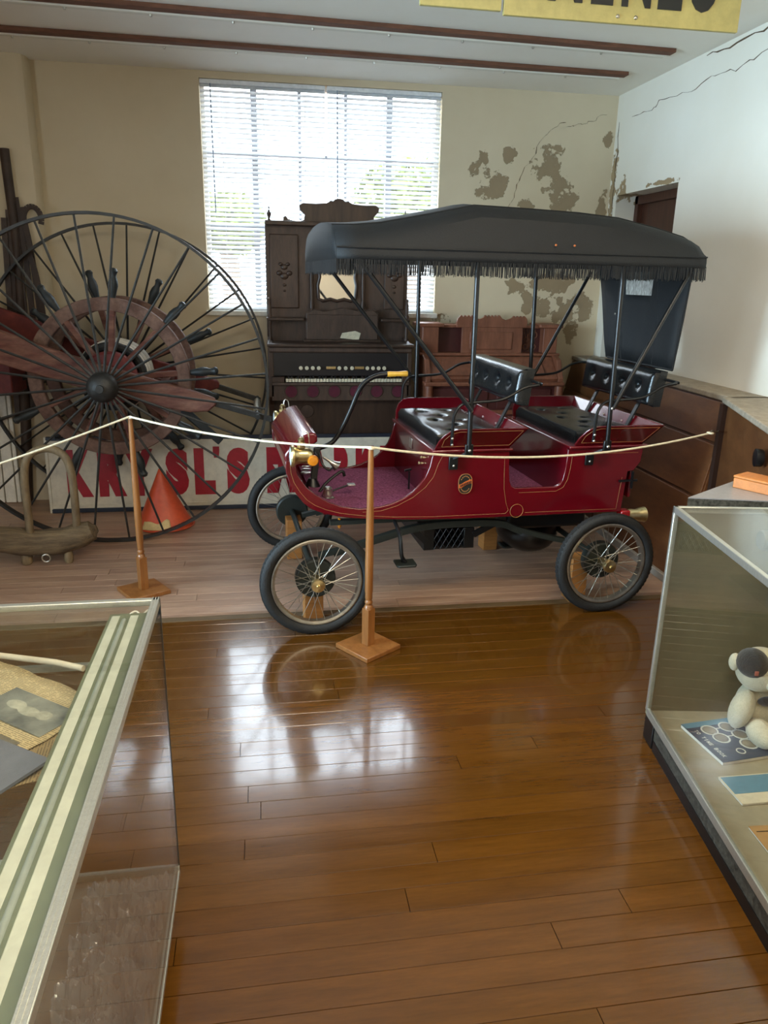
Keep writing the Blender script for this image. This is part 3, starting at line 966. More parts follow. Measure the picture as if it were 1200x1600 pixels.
# tiller
MB().bar((.055, .57, .55), (.085, .6, .765), .034, .034, (1, 0, 0)).build('steering_column', m_black, car, bevel=.004)
MB().lathe([(.05, 0), (.04, .02), (.026, .05), (.02, .06)], (.055, .57, .552), (0, 0, 1), 16).build('column_boot', m_black, car)
til = MB().tube(smooth_path([(.07, .6, .757), (.10, .6, .765), (.168, .6, .797), (.218, .6, .871), (.262, .6, .964), (.301, .6, 1.057), (.341, .6, 1.109), (.401, .6, 1.138), (.46, .6, 1.146)], 5), .0125, 10).build('tiller', m_black, car)
MB().lathe([(.0, 0), (.013, 0), (.015, .01), (.013, .06), (.016, .10), (.014, .108), (0, .11)], (.452, .6, 1.145), (1, 0, .02), 16).build('tiller_grip', m_grip, til)
# bulb horn, pedals, bells
horn = MB().lathe([(.006, 0), (.008, .04), (.02, .075), (.03, .09)], (.105, .52, .735), (.8, 0, -.55), 16).build('horn', m_silver, car)
MB().tube(smooth_path([(.09, .54, .75), (.10, .51, .70), (.13, .5, .67), (.155, .51, .68)], 5), .006, 8).build('horn_tube', m_black, horn)
MB().tube(smooth_path([(.07, .45, .56), (.11, .46, .61), (.17, .48, .652), (.20, .48, .665), (.21, .48, .64)], 5), .008, 8).build('brake_lever', m_black, car)
MB().tube(smooth_path([(.10, .42, .56), (.16, .43, .585), (.23, .45, .60)], 5), .005, 8).build('pedal_arm', m_black, car)
MB().b(.22, .26, .43, .47, .598, .606).build('pedal', m_silver, car, bevel=.002)
MB().lathe([(.036, 0), (.034, .01), (.026, .016), (.028, .03), (.022, .045), (.024, .055), (.014, .065), (.006, .066)], (.105, .36, .556), (0, 0, 1), 20).build('floor_bell', m_silver, car)
sp_ = MB()
sp_.tube([(.055 + .035 * (1 - k / 80) ** .5 * math.cos(k * .5), .80 + .035 * (1 - k / 80) ** .5 * math.sin(k * .5), .575 + k * .0014) for k in range(66)], .004, 5)
sp_.build('coil_spring', m_silver, car)
MB().tube([(.56, .50, .552), (.56, .50, .65)], .005, 8).bar((.535, .5, .652), (.57, .5, .66), .012, .01).build('gear_lever', m_black, car)
# lamps
for v_, s_ in ((.13, -1), (1.07, 1)):
    hl = MB().lathe([(.0, -.045), (.046, -.045), (.05, -.04), (.05, -.03), (.04, -.018), (.036, 0), (.038, .03), (.03, .05), (.016, .062), (.0, .064)], (-.055, v_, .835), (1, 0, 0), 24).build('headlamp', m_brass, car)
    MB().lathe([(0, -.05), (.03, -.0485), (.043, -.0455)], (-.055, v_, .835), (1, 0, 0), 24).build('headlamp_lens', M('lamp_lens', 'dfe3e0', .1, coat=.6), hl)
    MB().lathe([(.018, 0), (.02, .02), (.014, .028), (.016, .04), (.009, .048), (0, .05)], (-.05, v_, .872), (0, 0, 1), 16).build('lamp_chimney', m_brass, hl)
    MB().tube(smooth_path([(-.04, v_ + .015, .87), (-.04, v_ + .015, .93), (-.03, v_ + .015, .945), (-.015, v_ + .015, .93), (-.01, v_ + .015, .87)], 5), .003, 6).build('lamp_bail', m_silver, hl)
    MB().lathe([(.0, -.012), (.020, -.010), (.026, 0), (.026, .008), (.022, .02)], (-.0, v_ + s_ * .035, .818), (0, s_ * -1.0, 0), 20).build('turn_signal', m_amber, hl)
    MB().tube([(.02, v_, .83), (.02, .6 + s_ * .40, .83)], .007, 8).build('lamp_bracket', m_black, hl)
    MB().ell((.15, .6 + s_ * .33, .455), (.012, .02, .028), 12, 8).build('side_reflector', m_amber, car)
    tl = MB().lathe([(0, 0), (.03, 0), (.034, .02), (.03, .05), (.036, .07), (.042, .10), (.03, .105), (0, .105)], (1.68, .6 + s_ * .40, .445), (1, 0, 0), 20).build('tail_lamp', m_brass, car)
    MB().b(1.632, 1.685, .6 + s_ * .40 - .03, .6 + s_ * .40 + .03, .41, .478).build('tail_lens', m_redlens, tl, bevel=.008)
# hinge, emblem, keyhole plate, knobs
MB().b(1.595, 1.70, .168, .178, .638, .648).b(1.665, 1.675, .168, .178, .60, .69).build('hinge', m_black, car, False)
em = MB().prism([(.762 + .036 * math.copysign(abs(math.cos(t)) ** .8, math.cos(t)), .659 + .051 * math.copysign(abs(math.sin(t)) ** .75, math.sin(t))) for t in [2 * PI * k / 32 for k in range(32)]], .174, .1795, 'y').build('emblem', m_blk, car)
MB().tube([(.762 + .035 * math.copysign(abs(math.cos(t)) ** .8, math.cos(t)), .1735, .659 + .05 * math.copysign(abs(math.sin(t)) ** .75, math.sin(t))) for t in [2 * PI * k / 40 for k in range(40)]], .0015, 5, True).build('emblem_rim', m_gold, em)
MB().prism([(.729, .638), (.740, .639), (.762, .652), (.785, .661), (.796, .661), (.796, .680), (.785, .680), (.762, .671), (.740, .658), (.729, .657)], .1715, .174, 'y').build('emblem_band', M('orange_band', 'c0622c', .4), em)
for q_ in range(7):
    MB().b(.736 + q_ * .0085, .741 + q_ * .0085, .170, .1716, .645 + q_ * .0032, .656 + q_ * .0032).build('emblem_mark', m_blk, em, False)
for kk, (a0, a1, rz) in enumerate(((2.5, .64, 1), (-2.4, -.74, 1))):
    for q_ in range(7):
        t = a0 + (a1 - a0) * q_ / 6
        MB().b(.762 + .026 * math.cos(t) - .002, .762 + .026 * math.cos(t) + .002, .1725, .174, .659 + .039 * math.sin(t) - .003, .659 + .039 * math.sin(t) + .003).build('emblem_mark', m_gold, em, False)
MB().b(.5955, .6, .60, .66, .745, .80).build('key_plate', m_silver, car, bevel=.002)
for v_, w in ((.40, .77), (.36, .755), (.40, .715)):
    MB().lathe([(.008, 0), (.005, .008), (.009, .014), (.006, .02), (0, .021)], (.6, v_, w), (-1, 0, 0), 12).build('dash_knob', m_brass, car)
# ---------------------------------------------------------------- hose reel cart with two tall iron wheels
m_oldwood = M('weathered_red_wood', '5e2420', .75, 0, .3, 9, (.5, 2, 2), .25, 30, col2='86604e', grime=.3)
m_oldrim = M('weathered_grey_brown_wood', '5c3a30', .75, 0, .35, 9, (1, 1, 1), .3, 30, col2='84685a', grime=.35)
m_cartred = M('faded_red_paint', '611b20', .6, 0, .3, 7, bump=.12, col2='7e342c', grime=.25)
m_handle = M('dark_turned_handle', '22282a', .5, 0, .2, 8)
m_hosew = M('white_canvas_hose', 'd8d4c8', .8, 0, .1, 20)
CX, CZ, CR = -.932, .972, .971
cart = thing('hose_cart', 'antique hose reel cart with two tall spoked iron wheels', 'cart', (CX, 5.15, 0))
me_r = MB().lathe([(CR - .016, -.02), (CR, -.02), (CR, .02), (CR - .016, .02)], (0, 0, 0), (0, 1, 0), 96, True).mesh('wheel', m_iron)
me_s = MB().tube([(.07, 0, 0), (CR - .01, 0, 0)], [.009, .0065], 6).mesh('spoke', m_iron)
me_h = MB().lathe([(0, -.10), (.022, -.10), (.024, -.088), (.06, -.078), (.085, -.045), (.09, 0), (.08, .03), (.06, .05), (.06, .1), (0, .1)], (0, 0, 0), (0, 1, 0), 28).mesh('hub', m_iron)
for yy, a0 in ((4.70, .08), (5.60, .16)):
    w = place('wheel', me_r, cart, Vector((CX, yy, CZ)) - cart.location)
    place('hub', me_h, w, (0, -.02, 0))
    for k in range(28):
        s_ = place('spoke', me_s, w)
        s_.rotation_euler = (0, -(a0 + 2 * PI * k / 28), 0)
MB().tube([(CX, 4.72, CZ), (CX, 5.6, CZ)], .03, 12).build('axle', m_iron, cart)
gripm = MB().lathe([(.014, -.02), (.016, .0), (.024, .04), (.03, .07), (.027, .10), (.018, .125), (.02, .14), (.026, .155), (.018, .17), (0, .175)], (0, 0, 0), (1, 0, 0), 12).mesh('handle', m_handle)
for yy, off in ((4.95, 4), (5.34, 24)):
    rim = MB().ring(.485, .405, -.028, .028, (CX, yy, CZ + .02), (0, 1, 0), 72).build('reel_rim', m_oldrim, cart, bevel=.006)
    for k in range(9):
        a = R(off + 40 * k)
        dx, dz = math.cos(a), math.sin(a)
        MB().bar((CX + dx * .12, yy, CZ + .02 + dz * .12), (CX + dx * .42, yy, CZ + .02 + dz * .42), .035, .055, (0, 1, 0)).build('reel_spoke', m_oldwood, rim, bevel=.006)
        place('handle', gripm, rim, Vector((CX + dx * .485, yy, CZ + .02 + dz * .485)) - cart.location, (0, -a, 0))
    MB().lathe([(0, -.045), (.15, -.045), (.165, -.03), (.165, .03), (.15, .045), (0, .045)], (CX, yy, CZ + .02), (0, 1, 0), 36).build('reel_hub_disc', m_cartred, rim)
hs = MB()
for k in range(6):
    hs.torus(.19 + .004 * (k % 2), .026, (CX, 5.01 + k * .055, CZ + .02), (0, 1, 0), 36, 8)
hs.build('hose_coil', m_rubber, cart)
hs = MB()
for k in range(5):
    hs.torus(.207, .016, (CX, 5.037 + k * .055, CZ + .02), (0, 1, 0), 36, 8)
hs.build('hose_band', m_hosew, cart)
def beam(y0, y1, top, bot, dz=0.0):
    return MB().prism(top + list(reversed(bot)), y0, y1, 'y')
nb = beam(4.81, 4.875, [(-2.3, 1.56), (-1.53, 1.29), (-1.09, 1.125), (-.62, .985), (-.42, .925), (-.30, .882), (-.29, .86)], [(-2.3, 1.36), (-1.53, 1.09), (-1.09, .95), (-.62, .83), (-.45, .795), (-.34, .80), (-.29, .84)]).build('shaft', m_oldwood, cart, bevel=.01)
fb = beam(5.43, 5.49, [(-2.4, 1.66), (-1.70, 1.39), (-1.18, 1.20), (-.62, 1.02), (-.31, .91), (-.30, .89)], [(-2.4, 1.48), (-1.70, 1.22), (-1.18, 1.06), (-.62, .88), (-.4, .83), (-.30, .86)]).build('shaft', m_cartred, cart, bevel=.01)
MB().bar((-.36, 4.845, .865), (.055, 4.845, .742), .03, .035).build('shaft_iron', m_iron, cart, False, bevel=.004)
MB().bar((-.36, 5.46, .885), (-.02, 5.46, .77), .03, .035).build('shaft_iron', m_iron, cart, False, bevel=.004)
MB().tube([(-.035, 4.80, .765), (-.04, 5.50, .78)], .017, 10).build('pull_bar', m_iron, cart)
MB().tube([(-.036, 4.95, .768), (-.039, 5.35, .777)], .026, 12).build('pull_grip', m_steel, cart)
MB().b(-2.0, -1.56, 5.10, 5.40, .86, 1.16).build('tool_box', m_cartred, cart, bevel=.01)
MB().bar((-1.78, 4.84, 1.2), (-1.78, 5.46, 1.2), .05, .04).build('cross_beam', m_oldwood, cart, False, bevel=.004)
MB().bar((-.62, 4.84, .93), (-.62, 5.46, .96), .05, .05).build('cross_beam', m_oldwood, cart, False, bevel=.004)
MB().bar((-.50, 4.9, .80), (-.28, 4.95, .58), .04, .05).build('prop_leg', m_handle, cart, False, bevel=.006)

# ---------------------------------------------------------------- market sign leaning in front of the organ
m_signw = M('cream_enamel_sign', 'd8d3c2', .35, 0, .04, 3, coat=.2)
m_signb = M('navy_sign_edge', '1b2536', .4)
m_signr = M('red_sign_letter', 'a01628', .4, 0, .06, 6)
sg = thing('shop_sign', 'long cream sign with red capitals leaning behind the cart and car', 'sign', (-.115, 5.37, 0))
LEAN = .03
def sp(x, z, off=0):
    return (x, 5.362 - off + z * LEAN * 2, z)
def sbox(x0, x1, z0, z1, o0, o1):
    V = [sp(x0, z0, o1), sp(x1, z0, o1), sp(x1, z1, o1), sp(x0, z1, o1), sp(x0, z0, o0), sp(x1, z0, o0), sp(x1, z1, o0), sp(x0, z1, o0)]
    return MB().add(V, [(0, 1, 2, 3), (7, 6, 5, 4), (0, 4, 5, 1), (1, 5, 6, 2), (2, 6, 7, 3), (3, 7, 4, 0)])
SX1 = 1.13
sbox(-1.47, SX1, .03, .51, 0, .012).build('panel', m_signw, sg, False)
for a in ((-1.48, SX1 + .01, 0, .03), (-1.48, SX1 + .01, .51, .535)):
    sbox(*a, -.006, .020).build('frame_edge', m_signb, sg, False, bevel=.003)
for a in ((-1.49, -1.47, .0, .535), (SX1, SX1 + .02, 0, .535)):
    sbox(*a, -.006, .020).build('frame_edge', m_signw, sg, False, bevel=.003)
sbox(-1.465, SX1 - .005, .48, .492, .012, .017).build('inner_bead', m_signw, sg, False)
sbox(-1.465, SX1 - .005, .048, .058, .012, .017).build('inner_bead', m_signw, sg, False)
for ch, x0, x1 in (('K', -1.36, -1.19), ('R', -1.15, -.965), ('Y', -.97, -.775), ('S', -.692, -.535), ('L', -.495, -.35), ("'", -.361, -.316), ('S', -.269, -.109),
                   ('M', .014, .257), ('A', .29, .47), ('R', .50, .64), ('K', .66, .81), ('E', .84, .955), ('T', .98, 1.10)):
    g = glyph(ch, x0, x1, .375 if ch == "'" else .11, .455 if ch == "'" else .445, .002, .085)
    g.v = [(a, 5.362 - .0135 + c * LEAN * 2 + b_, c) for a, b_, c in g.v]
    g.build('letter', m_signr, sg, False)

# ---------------------------------------------------------------- orange cone
m_cone = M('orange_cone_plastic', 'c2431f', .45, 0, .12, 5, col2='d65a34')
cone = thing('traffic_cone', 'dented orange cone with a torn pale patch on the floor', 'cone', (-.675, 5.02, 0))
c = MB()
def conef(s, t):
    a = 2 * PI * s
    r = .175 * (1 - t) ** 1.02 + .006
    r *= 1 + .06 * math.cos(3 * a + 1) * (1 - t)
    return (-.675 + r * math.cos(a) - .012 * t, 5.02 + r * math.sin(a), .012 + .375 * t)
c.grid(conef, 48, 14)
cb = c.build('cone_body', m_cone, cone, solid=.003, weld=True)
MB().lathe([(.165, .0), (.19, .0), (.197, .006), (.19, .014), (.165, .016)], (-.675, 5.02, .001), (0, 0, 1), 48, True).build('base_ring', m_cone, cone)
pt = MB()
def patchf(s, t):
    a = R(228 + 62 * s)
    tt = .01 + t * (.13 + .05 * math.sin(s * 9) * s)
    r = .175 * (1 - tt) ** 1.02 + .011
    r *= 1 + .06 * math.cos(3 * a + 1) * (1 - tt)
    return (-.675 + r * math.cos(a) - .012 * tt, 5.02 + r * math.sin(a), .012 + .375 * tt)
pt.grid(patchf, 16, 6)
pt.build('torn_patch', M('bare_backing', 'c9b07c', .8, 0, .15, 20), cone, solid=.002)

# ---------------------------------------------------------------- ox yoke on the floor
m_log = M('grey_brown_yoke_wood', '54432f', .8, 0, .4, 6, (.5, 6, 6), .7, 30, col2='7d6a4e', grime=.35)
m_bow = M('bent_hickory', '665238', .6, 0, .35, 14, (1, 1, .3), .3, col2='8c7a5c', grime=.3)
yk = thing('ox_yoke', 'worn wooden ox yoke with one bent bow lying left of the cone', 'yoke', (-1.35, 4.36, 0))
yp = smooth_path([(-1.95, 4.34, .12), (-1.7, 4.34, .17), (-1.5, 4.35, .155), (-1.32, 4.36, .125), (-1.18, 4.36, .13), (-1.06, 4.37, .165), (-.975, 4.38, .195)], 6)
n_ = len(yp)
rad = [.05 + .03 * math.sin(PI * min(1, i / (n_ - 1))) ** .6 + .003 * math.sin(i * .9) for i in range(n_)]
rad[-1] = .022; rad[-2] = .034
lg = MB().tube(yp, rad, 14)
lg.v = [(a, b, max(.055, c) if c < .055 else c) for a, b, c in lg.v]
lg.build('yoke_beam', m_log, yk)
MB().tube(smooth_path([(-1.335, 4.34, .06), (-1.33, 4.34, .3), (-1.325, 4.34, .53), (-1.29, 4.34, .64), (-1.20, 4.34, .682), (-1.11, 4.34, .645), (-1.075, 4.34, .54), (-1.075, 4.35, .3), (-1.085, 4.35, .09)], 6), .022, 10).build('bow', m_bow, yk)
MB().tube([(-1.335, 4.34, .10), (-1.335, 4.34, .17)], .0245, 12).build('bow_ferrule', m_steel, yk)
for x_, r_ in ((-1.37, .032), (-1.14, .026)):
    MB().lathe([(r_ * .75, 0), (r_, .012), (r_, .045), (r_ * .8, .07)], (x_, 4.35, .001), (0, 0, 1), 14).build('peg_foot', m_bow, yk)
MB().torus(.022, .005, (-1.25, 4.30, .05), (0, 1, 0), 20, 8).build('iron_ring', m_steel, yk)
MB().bar((-1.25, 4.31, .06), (-1.25, 4.35, .10), .012, .012).build('ring_staple', m_steel, yk)

# ---------------------------------------------------------------- stanchions and rope
m_post = M('golden_oak_post', '8a5628', .4, 0, .22, 5, (6, 6, .8), coat=.25, col2='9c6836')
for (x, y, lab, rz) in ((-.652, 3.86, 'turned oak rope stanchion in front of the big spoked wheel', .55), (.445, 3.09, "turned oak rope stanchion beside the car's front wheel", .62)):
    st_ = thing('rope_stanchion', lab, 'stanchion', (x, y, 0), rz, 'rope stanchions', absolute=False)
    MB().b(-.105, .105, -.105, .105, .0, .022).build('base', m_post, st_, bevel=.003)
    MB().b(-.021, .021, -.021, .021, .022, .20).build('plinth', m_post, st_, bevel=.002)
    MB().lathe([(.021, .20), (.019, .212), (.014, .218), (.018, .226), (.018, .232), (.014, .24), (.0165, .25), (.016, .27), (.018, .285), (.0185, .42), (.0165, .62), (.0125, .85), (.011, .925), (.010, .935), (0, .936)], (0, 0, 0), (0, 0, 1), 20).build('shaft', m_post, st_)
m_rope = M('white_cotton_rope', 'e0d6b8', .85, 0, .15, 60)
def catenary(a, b, sag, n=20):
    a, b = Vector(a), Vector(b)
    return [a.lerp(b, k / n) - Vector((0, 0, sag * 4 * (k / n) * (1 - k / n))) for k in range(n + 1)]
rope = thing('barrier_rope', 'thin white rope strung between the stanchions and the right wall', 'rope', (-.652, 3.86, .93))
MB().tube(catenary((-1.9, 3.30, .60), (-.652, 3.848, .942), .02), .0052, 7).build('rope_length', m_rope, rope)
MB().tube(catenary((-.652, 3.848, .942), (.445, 3.078, .94), .035), .0052, 7).build('rope_length', m_rope, rope)
MB().tube(catenary((.445, 3.078, .94), (2.255, 3.50, .897), .08), .0052, 7).build('rope_length', m_rope, rope)
for p in ((-.652, 3.86, .935), (.445, 3.09, .935), (2.255, 3.50, .897)):
    MB().torus(.0135, .0055, p, (.1, 0, 1), 18, 7).build('knot', m_rope, rope)
hk = MB().tube(smooth_path([(2.425, 3.66, .89), (2.39, 3.63, .888), (2.33, 3.56, .89), (2.275, 3.515, .905), (2.255, 3.50, .90), (2.265, 3.505, .89)], 5), .004, 7).build('wall_hook', m_steel)
tag(hk, 'small steel hook on the brown dado holding the rope end', 'hook')

# ---------------------------------------------------------------- gear leaning in the left corner
m_leath = M('old_dark_leather', '3a2a20', .6, 0, .35, 8, bump=.2)
hr = thing('harness_pole', 'dark wooden pole hung with old leather harness straps in the left corner', 'harness', (-1.62, 5.66, 0))
MB().tube(smooth_path([(-1.72, 5.655, 0.0), (-1.65, 5.66, .9), (-1.60, 5.662, 1.7), (-1.605, 5.665, 2.37)], 6), [.035] * 10 + [.03] * 9, 10).build('pole', m_leath, hr)
for k, (x0, dx, z0, z1) in enumerate(((-1.55, .02, 2.08, .75), (-1.52, .05, 2.02, .85), (-1.57, -.02, 2.1, .7), (-1.60, -.05, 2.0, .9), (-1.50, .06, 1.75, .8), (-1.63, -.07, 1.95, .6))):
    pts = smooth_path([(x0 - .02, 5.668 - k * .006, z0), (x0 + dx * .5 - .008, 5.665 - k * .006, (z0 + z1) * .5 + .2), (x0 + dx - .02, 5.668 - k * .004, z1)], 6)
    m = MB()
    for i in range(len(pts) - 1):
        m.bar(pts[i], pts[i + 1], .035, .010, (0, 1, 0))
    m.build('strap', m_leath, hr, False)
m = MB()
lp = [(-1.475 + .055 * math.cos(t), 5.655, 1.95 + .075 * math.sin(t)) for t in [PI * 1.1 - k * PI * 1.25 / 14 for k in range(15)]]
for i in range(14):
    m.bar(lp[i], lp[i + 1], .035, .008, (0, 1, 0))
m.build('strap_loop', m_leath, hr, False)
bd = thing('white_boards', 'white painted ribbed boards standing in the left corner behind the cart', 'boards', (-1.9, 5.66, 0))
for x0, x1, tilt in ((-2.05, -1.87, .005), (-1.862, -1.79, .005), (-1.784, -1.757, .004)):
    MB().add([(x0 - tilt, 5.635, .002), (x1 - tilt, 5.635, .002), (x1 - tilt, 5.665, .002), (x0 - tilt, 5.665, .002), (x0 + tilt, 5.65, .92), (x1 + tilt, 5.65, .92), (x1 + tilt, 5.68, .92), (x0 + tilt, 5.68, .92)],
             [(3, 2, 1, 0), (4, 5, 6, 7), (0, 1, 5, 4), (1, 2, 6, 5), (2, 3, 7, 6), (3, 0, 4, 7)]).build('board', m_white, bd, False, bevel=.006)
# ---------------------------------------------------------------- tall parlour organ under the window
m_wal = M('dark_walnut', '3a2a22', .42, 0, .3, 4, (5, 5, .8), .05, 60, col2='4a362a')
m_wal2 = M('brown_carved_walnut', '46352c', .5, 0, .25, 6, (5, 5, 1), .15, 40, col2='584438')
m_ebony = M('ebonised_board', '1a1a1e', .35)
m_ivory = M('yellowed_ivory', 'd8cfb4', .4, 0, .06, 20)
m_felt = M('maroon_cloth', '5a2030', .9, 0, .2, 30)
m_mirror, _nt, _b = newmat('mirror')
_b.inputs['Base Color'].default_value = (.8, .8, .76, 1)
_b.inputs['Metallic'].default_value = 1
_b.inputs['Roughness'].default_value = .03
og = thing('parlour_organ', 'tall dark walnut parlour organ with carved crest and mirror below the window', 'organ', (.55, 5.6, 0))
OX0, OX1 = .046, 1.065
for x0, x1 in ((OX0, OX0 + .035), (OX1 - .035, OX1)):
    MB().prism([(5.50, 0), (5.83, 0), (5.83, 1.97), (5.66, 1.97), (5.66, 1.2), (5.40, 1.16), (5.40, .80), (5.46, .74), (5.50, .6)], x0, x1, 'x').build('side_panel', m_wal, og, False, bevel=.004)
MB().b(OX0 + .035, OX1 - .035, 5.52, 5.55, 0, .76).build('knee_panel', m_wal, og, False)
MB().b(OX0 + .03, OX1 - .03, 5.74, 5.82, 0, 1.98).build('back_board', m_wal, og, False)
MB().b(OX0 - .002, OX1 + .01, 5.44, 5.83, 0.0, .09).build('base', m_wal, og, bevel=.008)
MB().b(OX0 - .006, OX1 + .012, 5.37, 5.70, 1.15, 1.172).build('desk_shelf', m_wal, og, bevel=.006)
MB().b(OX0, OX1, 5.385, 5.68, 1.11, 1.15).build('shelf_moulding', m_wal2, og, bevel=.012)
MB().b(OX0 + .02, OX1 - .02, 5.405, 5.43, .95, 1.11).build('stop_board', m_ebony, og, False)
kx = [.269 + i * .042 for i in range(4)] + [.54, .585, .63] + [.74 + i * .0405 for i in range(4)]
for x_ in kx:
    MB().lathe([(.006, 0), (.006, .015), (.0135, .018), (.0135, .026), (0, .028)], (x_, 5.405, 1.006), (0, -1, 0), 14).build('stop_knob', m_ivory, og)
for x_ in (.483, .685):
    MB().b(x_ - .034, x_ + .034, 5.398, 5.406, .996, 1.016).build('stop_plate', m_brass, og, bevel=.002)
MB().b(OX0 + .02, OX1 - .02, 5.37, 5.45, .885, .905).build('key_bed', m_wal2, og, bevel=.004)
wkey = MB().b(-.0090, .0090, 0, .07, -.022, .0).mesh('white_key', m_ivory, False)
bkey = MB().b(-.0055, .0055, .018, .07, -.0, .014).mesh('black_key', m_ebony, False)
for k in range(38):
    x_ = .172 + k * .0218
    place('white_key', wkey, og, Vector((x_, 5.372, .932)) - og.location)
    if k % 7 not in (2, 6) and k < 37:
        place('black_key', bkey, og, Vector((x_ + .0109, 5.372, .932)) - og.location)
for x0, x1 in ((OX0 + .02, .155), (.99, OX1 - .02)):
    MB().b(x0, x1, 5.37, 5.44, .905, .945).build('key_cheek', m_wal, og, bevel=.004)
MB().b(OX0 + .02, OX1 - .02, 5.40, 5.42, .775, .886).build('fret_panel', m_wal2, og, False)
for k in range(6):
    x_ = .20 + k * .153
    MB().lathe([(0, 0), (.042, 0), (.042, .006), (.036, .006)], (x_, 5.401, .84), (0, -1, 0), 24).build('cloth_roundel', m_felt, og)
    MB().torus(.043, .004, (x_, 5.398, .84), (0, 1, 0), 28, 6).build('roundel_ring', m_wal, og)
for x_ in (.40, .72):
    MB().prism([(x_ - .09, .10), (x_ + .09, .10), (x_ + .08, .14), (x_ - .08, .14)], 5.40, 5.52, 'y').build('pedal', m_felt, og, bevel=.004)
for x_ in (.36,):
    MB().lathe([(0, 0), (.05, 0), (.045, .008), (0, .01)], (.32, 5.52, .68), (0, -1, 0), 20).build('knee_rosette', m_wal2, og)
# upper case
MB().b(OX0 + .03, OX1 - .03, 5.66, 5.74, 1.172, 1.97).build('upper_panel', m_wal2, og, False)
MB().b(.318, .846, 5.585, 5.61, 1.178, 1.38).build('music_desk', m_wal2, og, bevel=.01)
MB().prism([(.33, 1.36), (.85, 1.36), (.80, 1.40), (.72, 1.385), (.58, 1.41), (.45, 1.385), (.38, 1.40)], 5.58, 5.612, 'y').build('desk_crest', m_wal2, og, bevel=.004)
MB().b(.30, .86, 5.54, 5.62, 1.172, 1.19).build('desk_ledge', m_wal, og, bevel=.004)
for x0, x1 in ((OX0 - .003, .305), (.86, OX1 + .005)):
    MB().b(x0, x1, 5.55, 5.68, 1.318, 1.338).build('side_shelf', m_wal, og, bevel=.004)
    xc = x0 + .02 if x0 < .5 else x1 - .02
    MB().lathe([(.016, 1.172), (.018, 1.19), (.010, 1.21), (.013, 1.245), (.009, 1.28), (.016, 1.30), (.016, 1.318)], (xc, 5.575, 0), (0, 0, 1), 12).build('gallery_post', m_wal2, og)
    MB().lathe([(.016, 1.338), (.018, 1.355), (.010, 1.37), (.014, 1.41), (.008, 1.46), (.012, 1.47), (0, 1.48)], (xc, 5.575, 0), (0, 0, 1), 12).build('gallery_post', m_wal2, og)
    MB().b(x0 + .03, x1 - .03, 5.645, 5.662, 1.40, 1.90).build('carved_panel', m_wal2, og, bevel=.008)
    xm = (x0 + x1) / 2
    for (a, b_, r_) in ((0, 1.62, .03), (-.035, 1.64, .022), (.035, 1.64, .022), (0, 1.68, .024), (-.025, 1.70, .016), (.025, 1.70, .016), (0, 1.56, .014), (0, 1.52, .010)):
        MB().ell((xm + a, 5.645, b_), (r_, .010, r_ * .8), 10, 6).build('carving', m_wal, og)
# mirror in its shaped frame
mo = [(.416, 1.47), (.45, 1.455), (.50, 1.468), (.55, 1.455), (.60, 1.468), (.65, 1.455), (.682, 1.475), (.690, 1.56), (.678, 1.62), (.69, 1.70), (.65, 1.76), (.55, 1.79), (.45, 1.76), (.41, 1.70), (.425, 1.62), (.41, 1.56)]
MB().prism(mo, 5.652, 5.658, 'y').build('mirror', m_mirror, og, False)
MB().tube([(a, 5.65, b_) for a, b_ in mo], .012, 8, True).build('mirror_frame', m_wal, og)
for x_ in (.365, .735):
    MB().lathe([(.018, 1.40), (.02, 1.43), (.012, 1.46), (.017, 1.55), (.012, 1.72), (.02, 1.76), (.02, 1.79)], (x_, 5.63, 0), (0, 0, 1), 12).build('column', m_wal, og)
MB().b(OX0, OX1, 5.60, 5.83, 1.955, 1.985).build('top_board', m_wal, og, bevel=.006)
cr_ = [(.276, 1.98), (.318, 2.0), (.322, 2.03), (.290, 2.06), (.284, 2.09), (.31, 2.106), (.40, 2.104), (.47, 2.11), (.505, 2.128), (.52, 2.122), (.535, 2.137), (.563, 2.142), (.59, 2.137), (.605, 2.122), (.625, 2.128), (.66, 2.11), (.73, 2.104), (.82, 2.106), (.846, 2.09), (.84, 2.06), (.808, 2.03), (.812, 2.0), (.854, 1.98)]
MB().prism(cr_, 5.64, 5.665, 'y').build('crest', m_wal, og, bevel=.005)
for x0, x1 in ((.17, .22), (.91, .96)):
    MB().prism([(x0, 1.98), (x0 + .005, 2.01), (x0 + .02, 2.02), (x0 + .035, 2.0), (x0 + .10, 1.985), (x0 + .10, 1.98)] if x0 < .5 else [(x1, 1.98), (x1 - .005, 2.01), (x1 - .02, 2.02), (x1 - .035, 2.0), (x1 - .10, 1.985), (x1 - .10, 1.98)], 5.64, 5.66, 'y').build('crest_scroll', m_wal, og, bevel=.003)
for x_ in (OX0 + .03, OX1 - .03):
    MB().lathe([(.016, 1.985), (.008, 2.0), (.008, 2.01), (.016, 2.025), (.017, 2.035), (.007, 2.045), (.003, 2.075), (0, 2.085)], (x_, 5.66, 0), (0, 0, 1), 12).build('finial', m_wal, og)
tk = MB().add([(.565, 5.578, 1.20), (.70, 5.578, 1.185), (.715, 5.583, 1.235), (.675, 5.585, 1.25), (.58, 5.583, 1.235)], [(0, 1, 2, 3, 4)]).build('paper_note', M('torn_cream_paper', 'd6cbb0', .8, 0, .2, 40), None, False, solid=.002)
tag(tk, 'small torn cream paper propped on the tall organ music desk', 'paper')

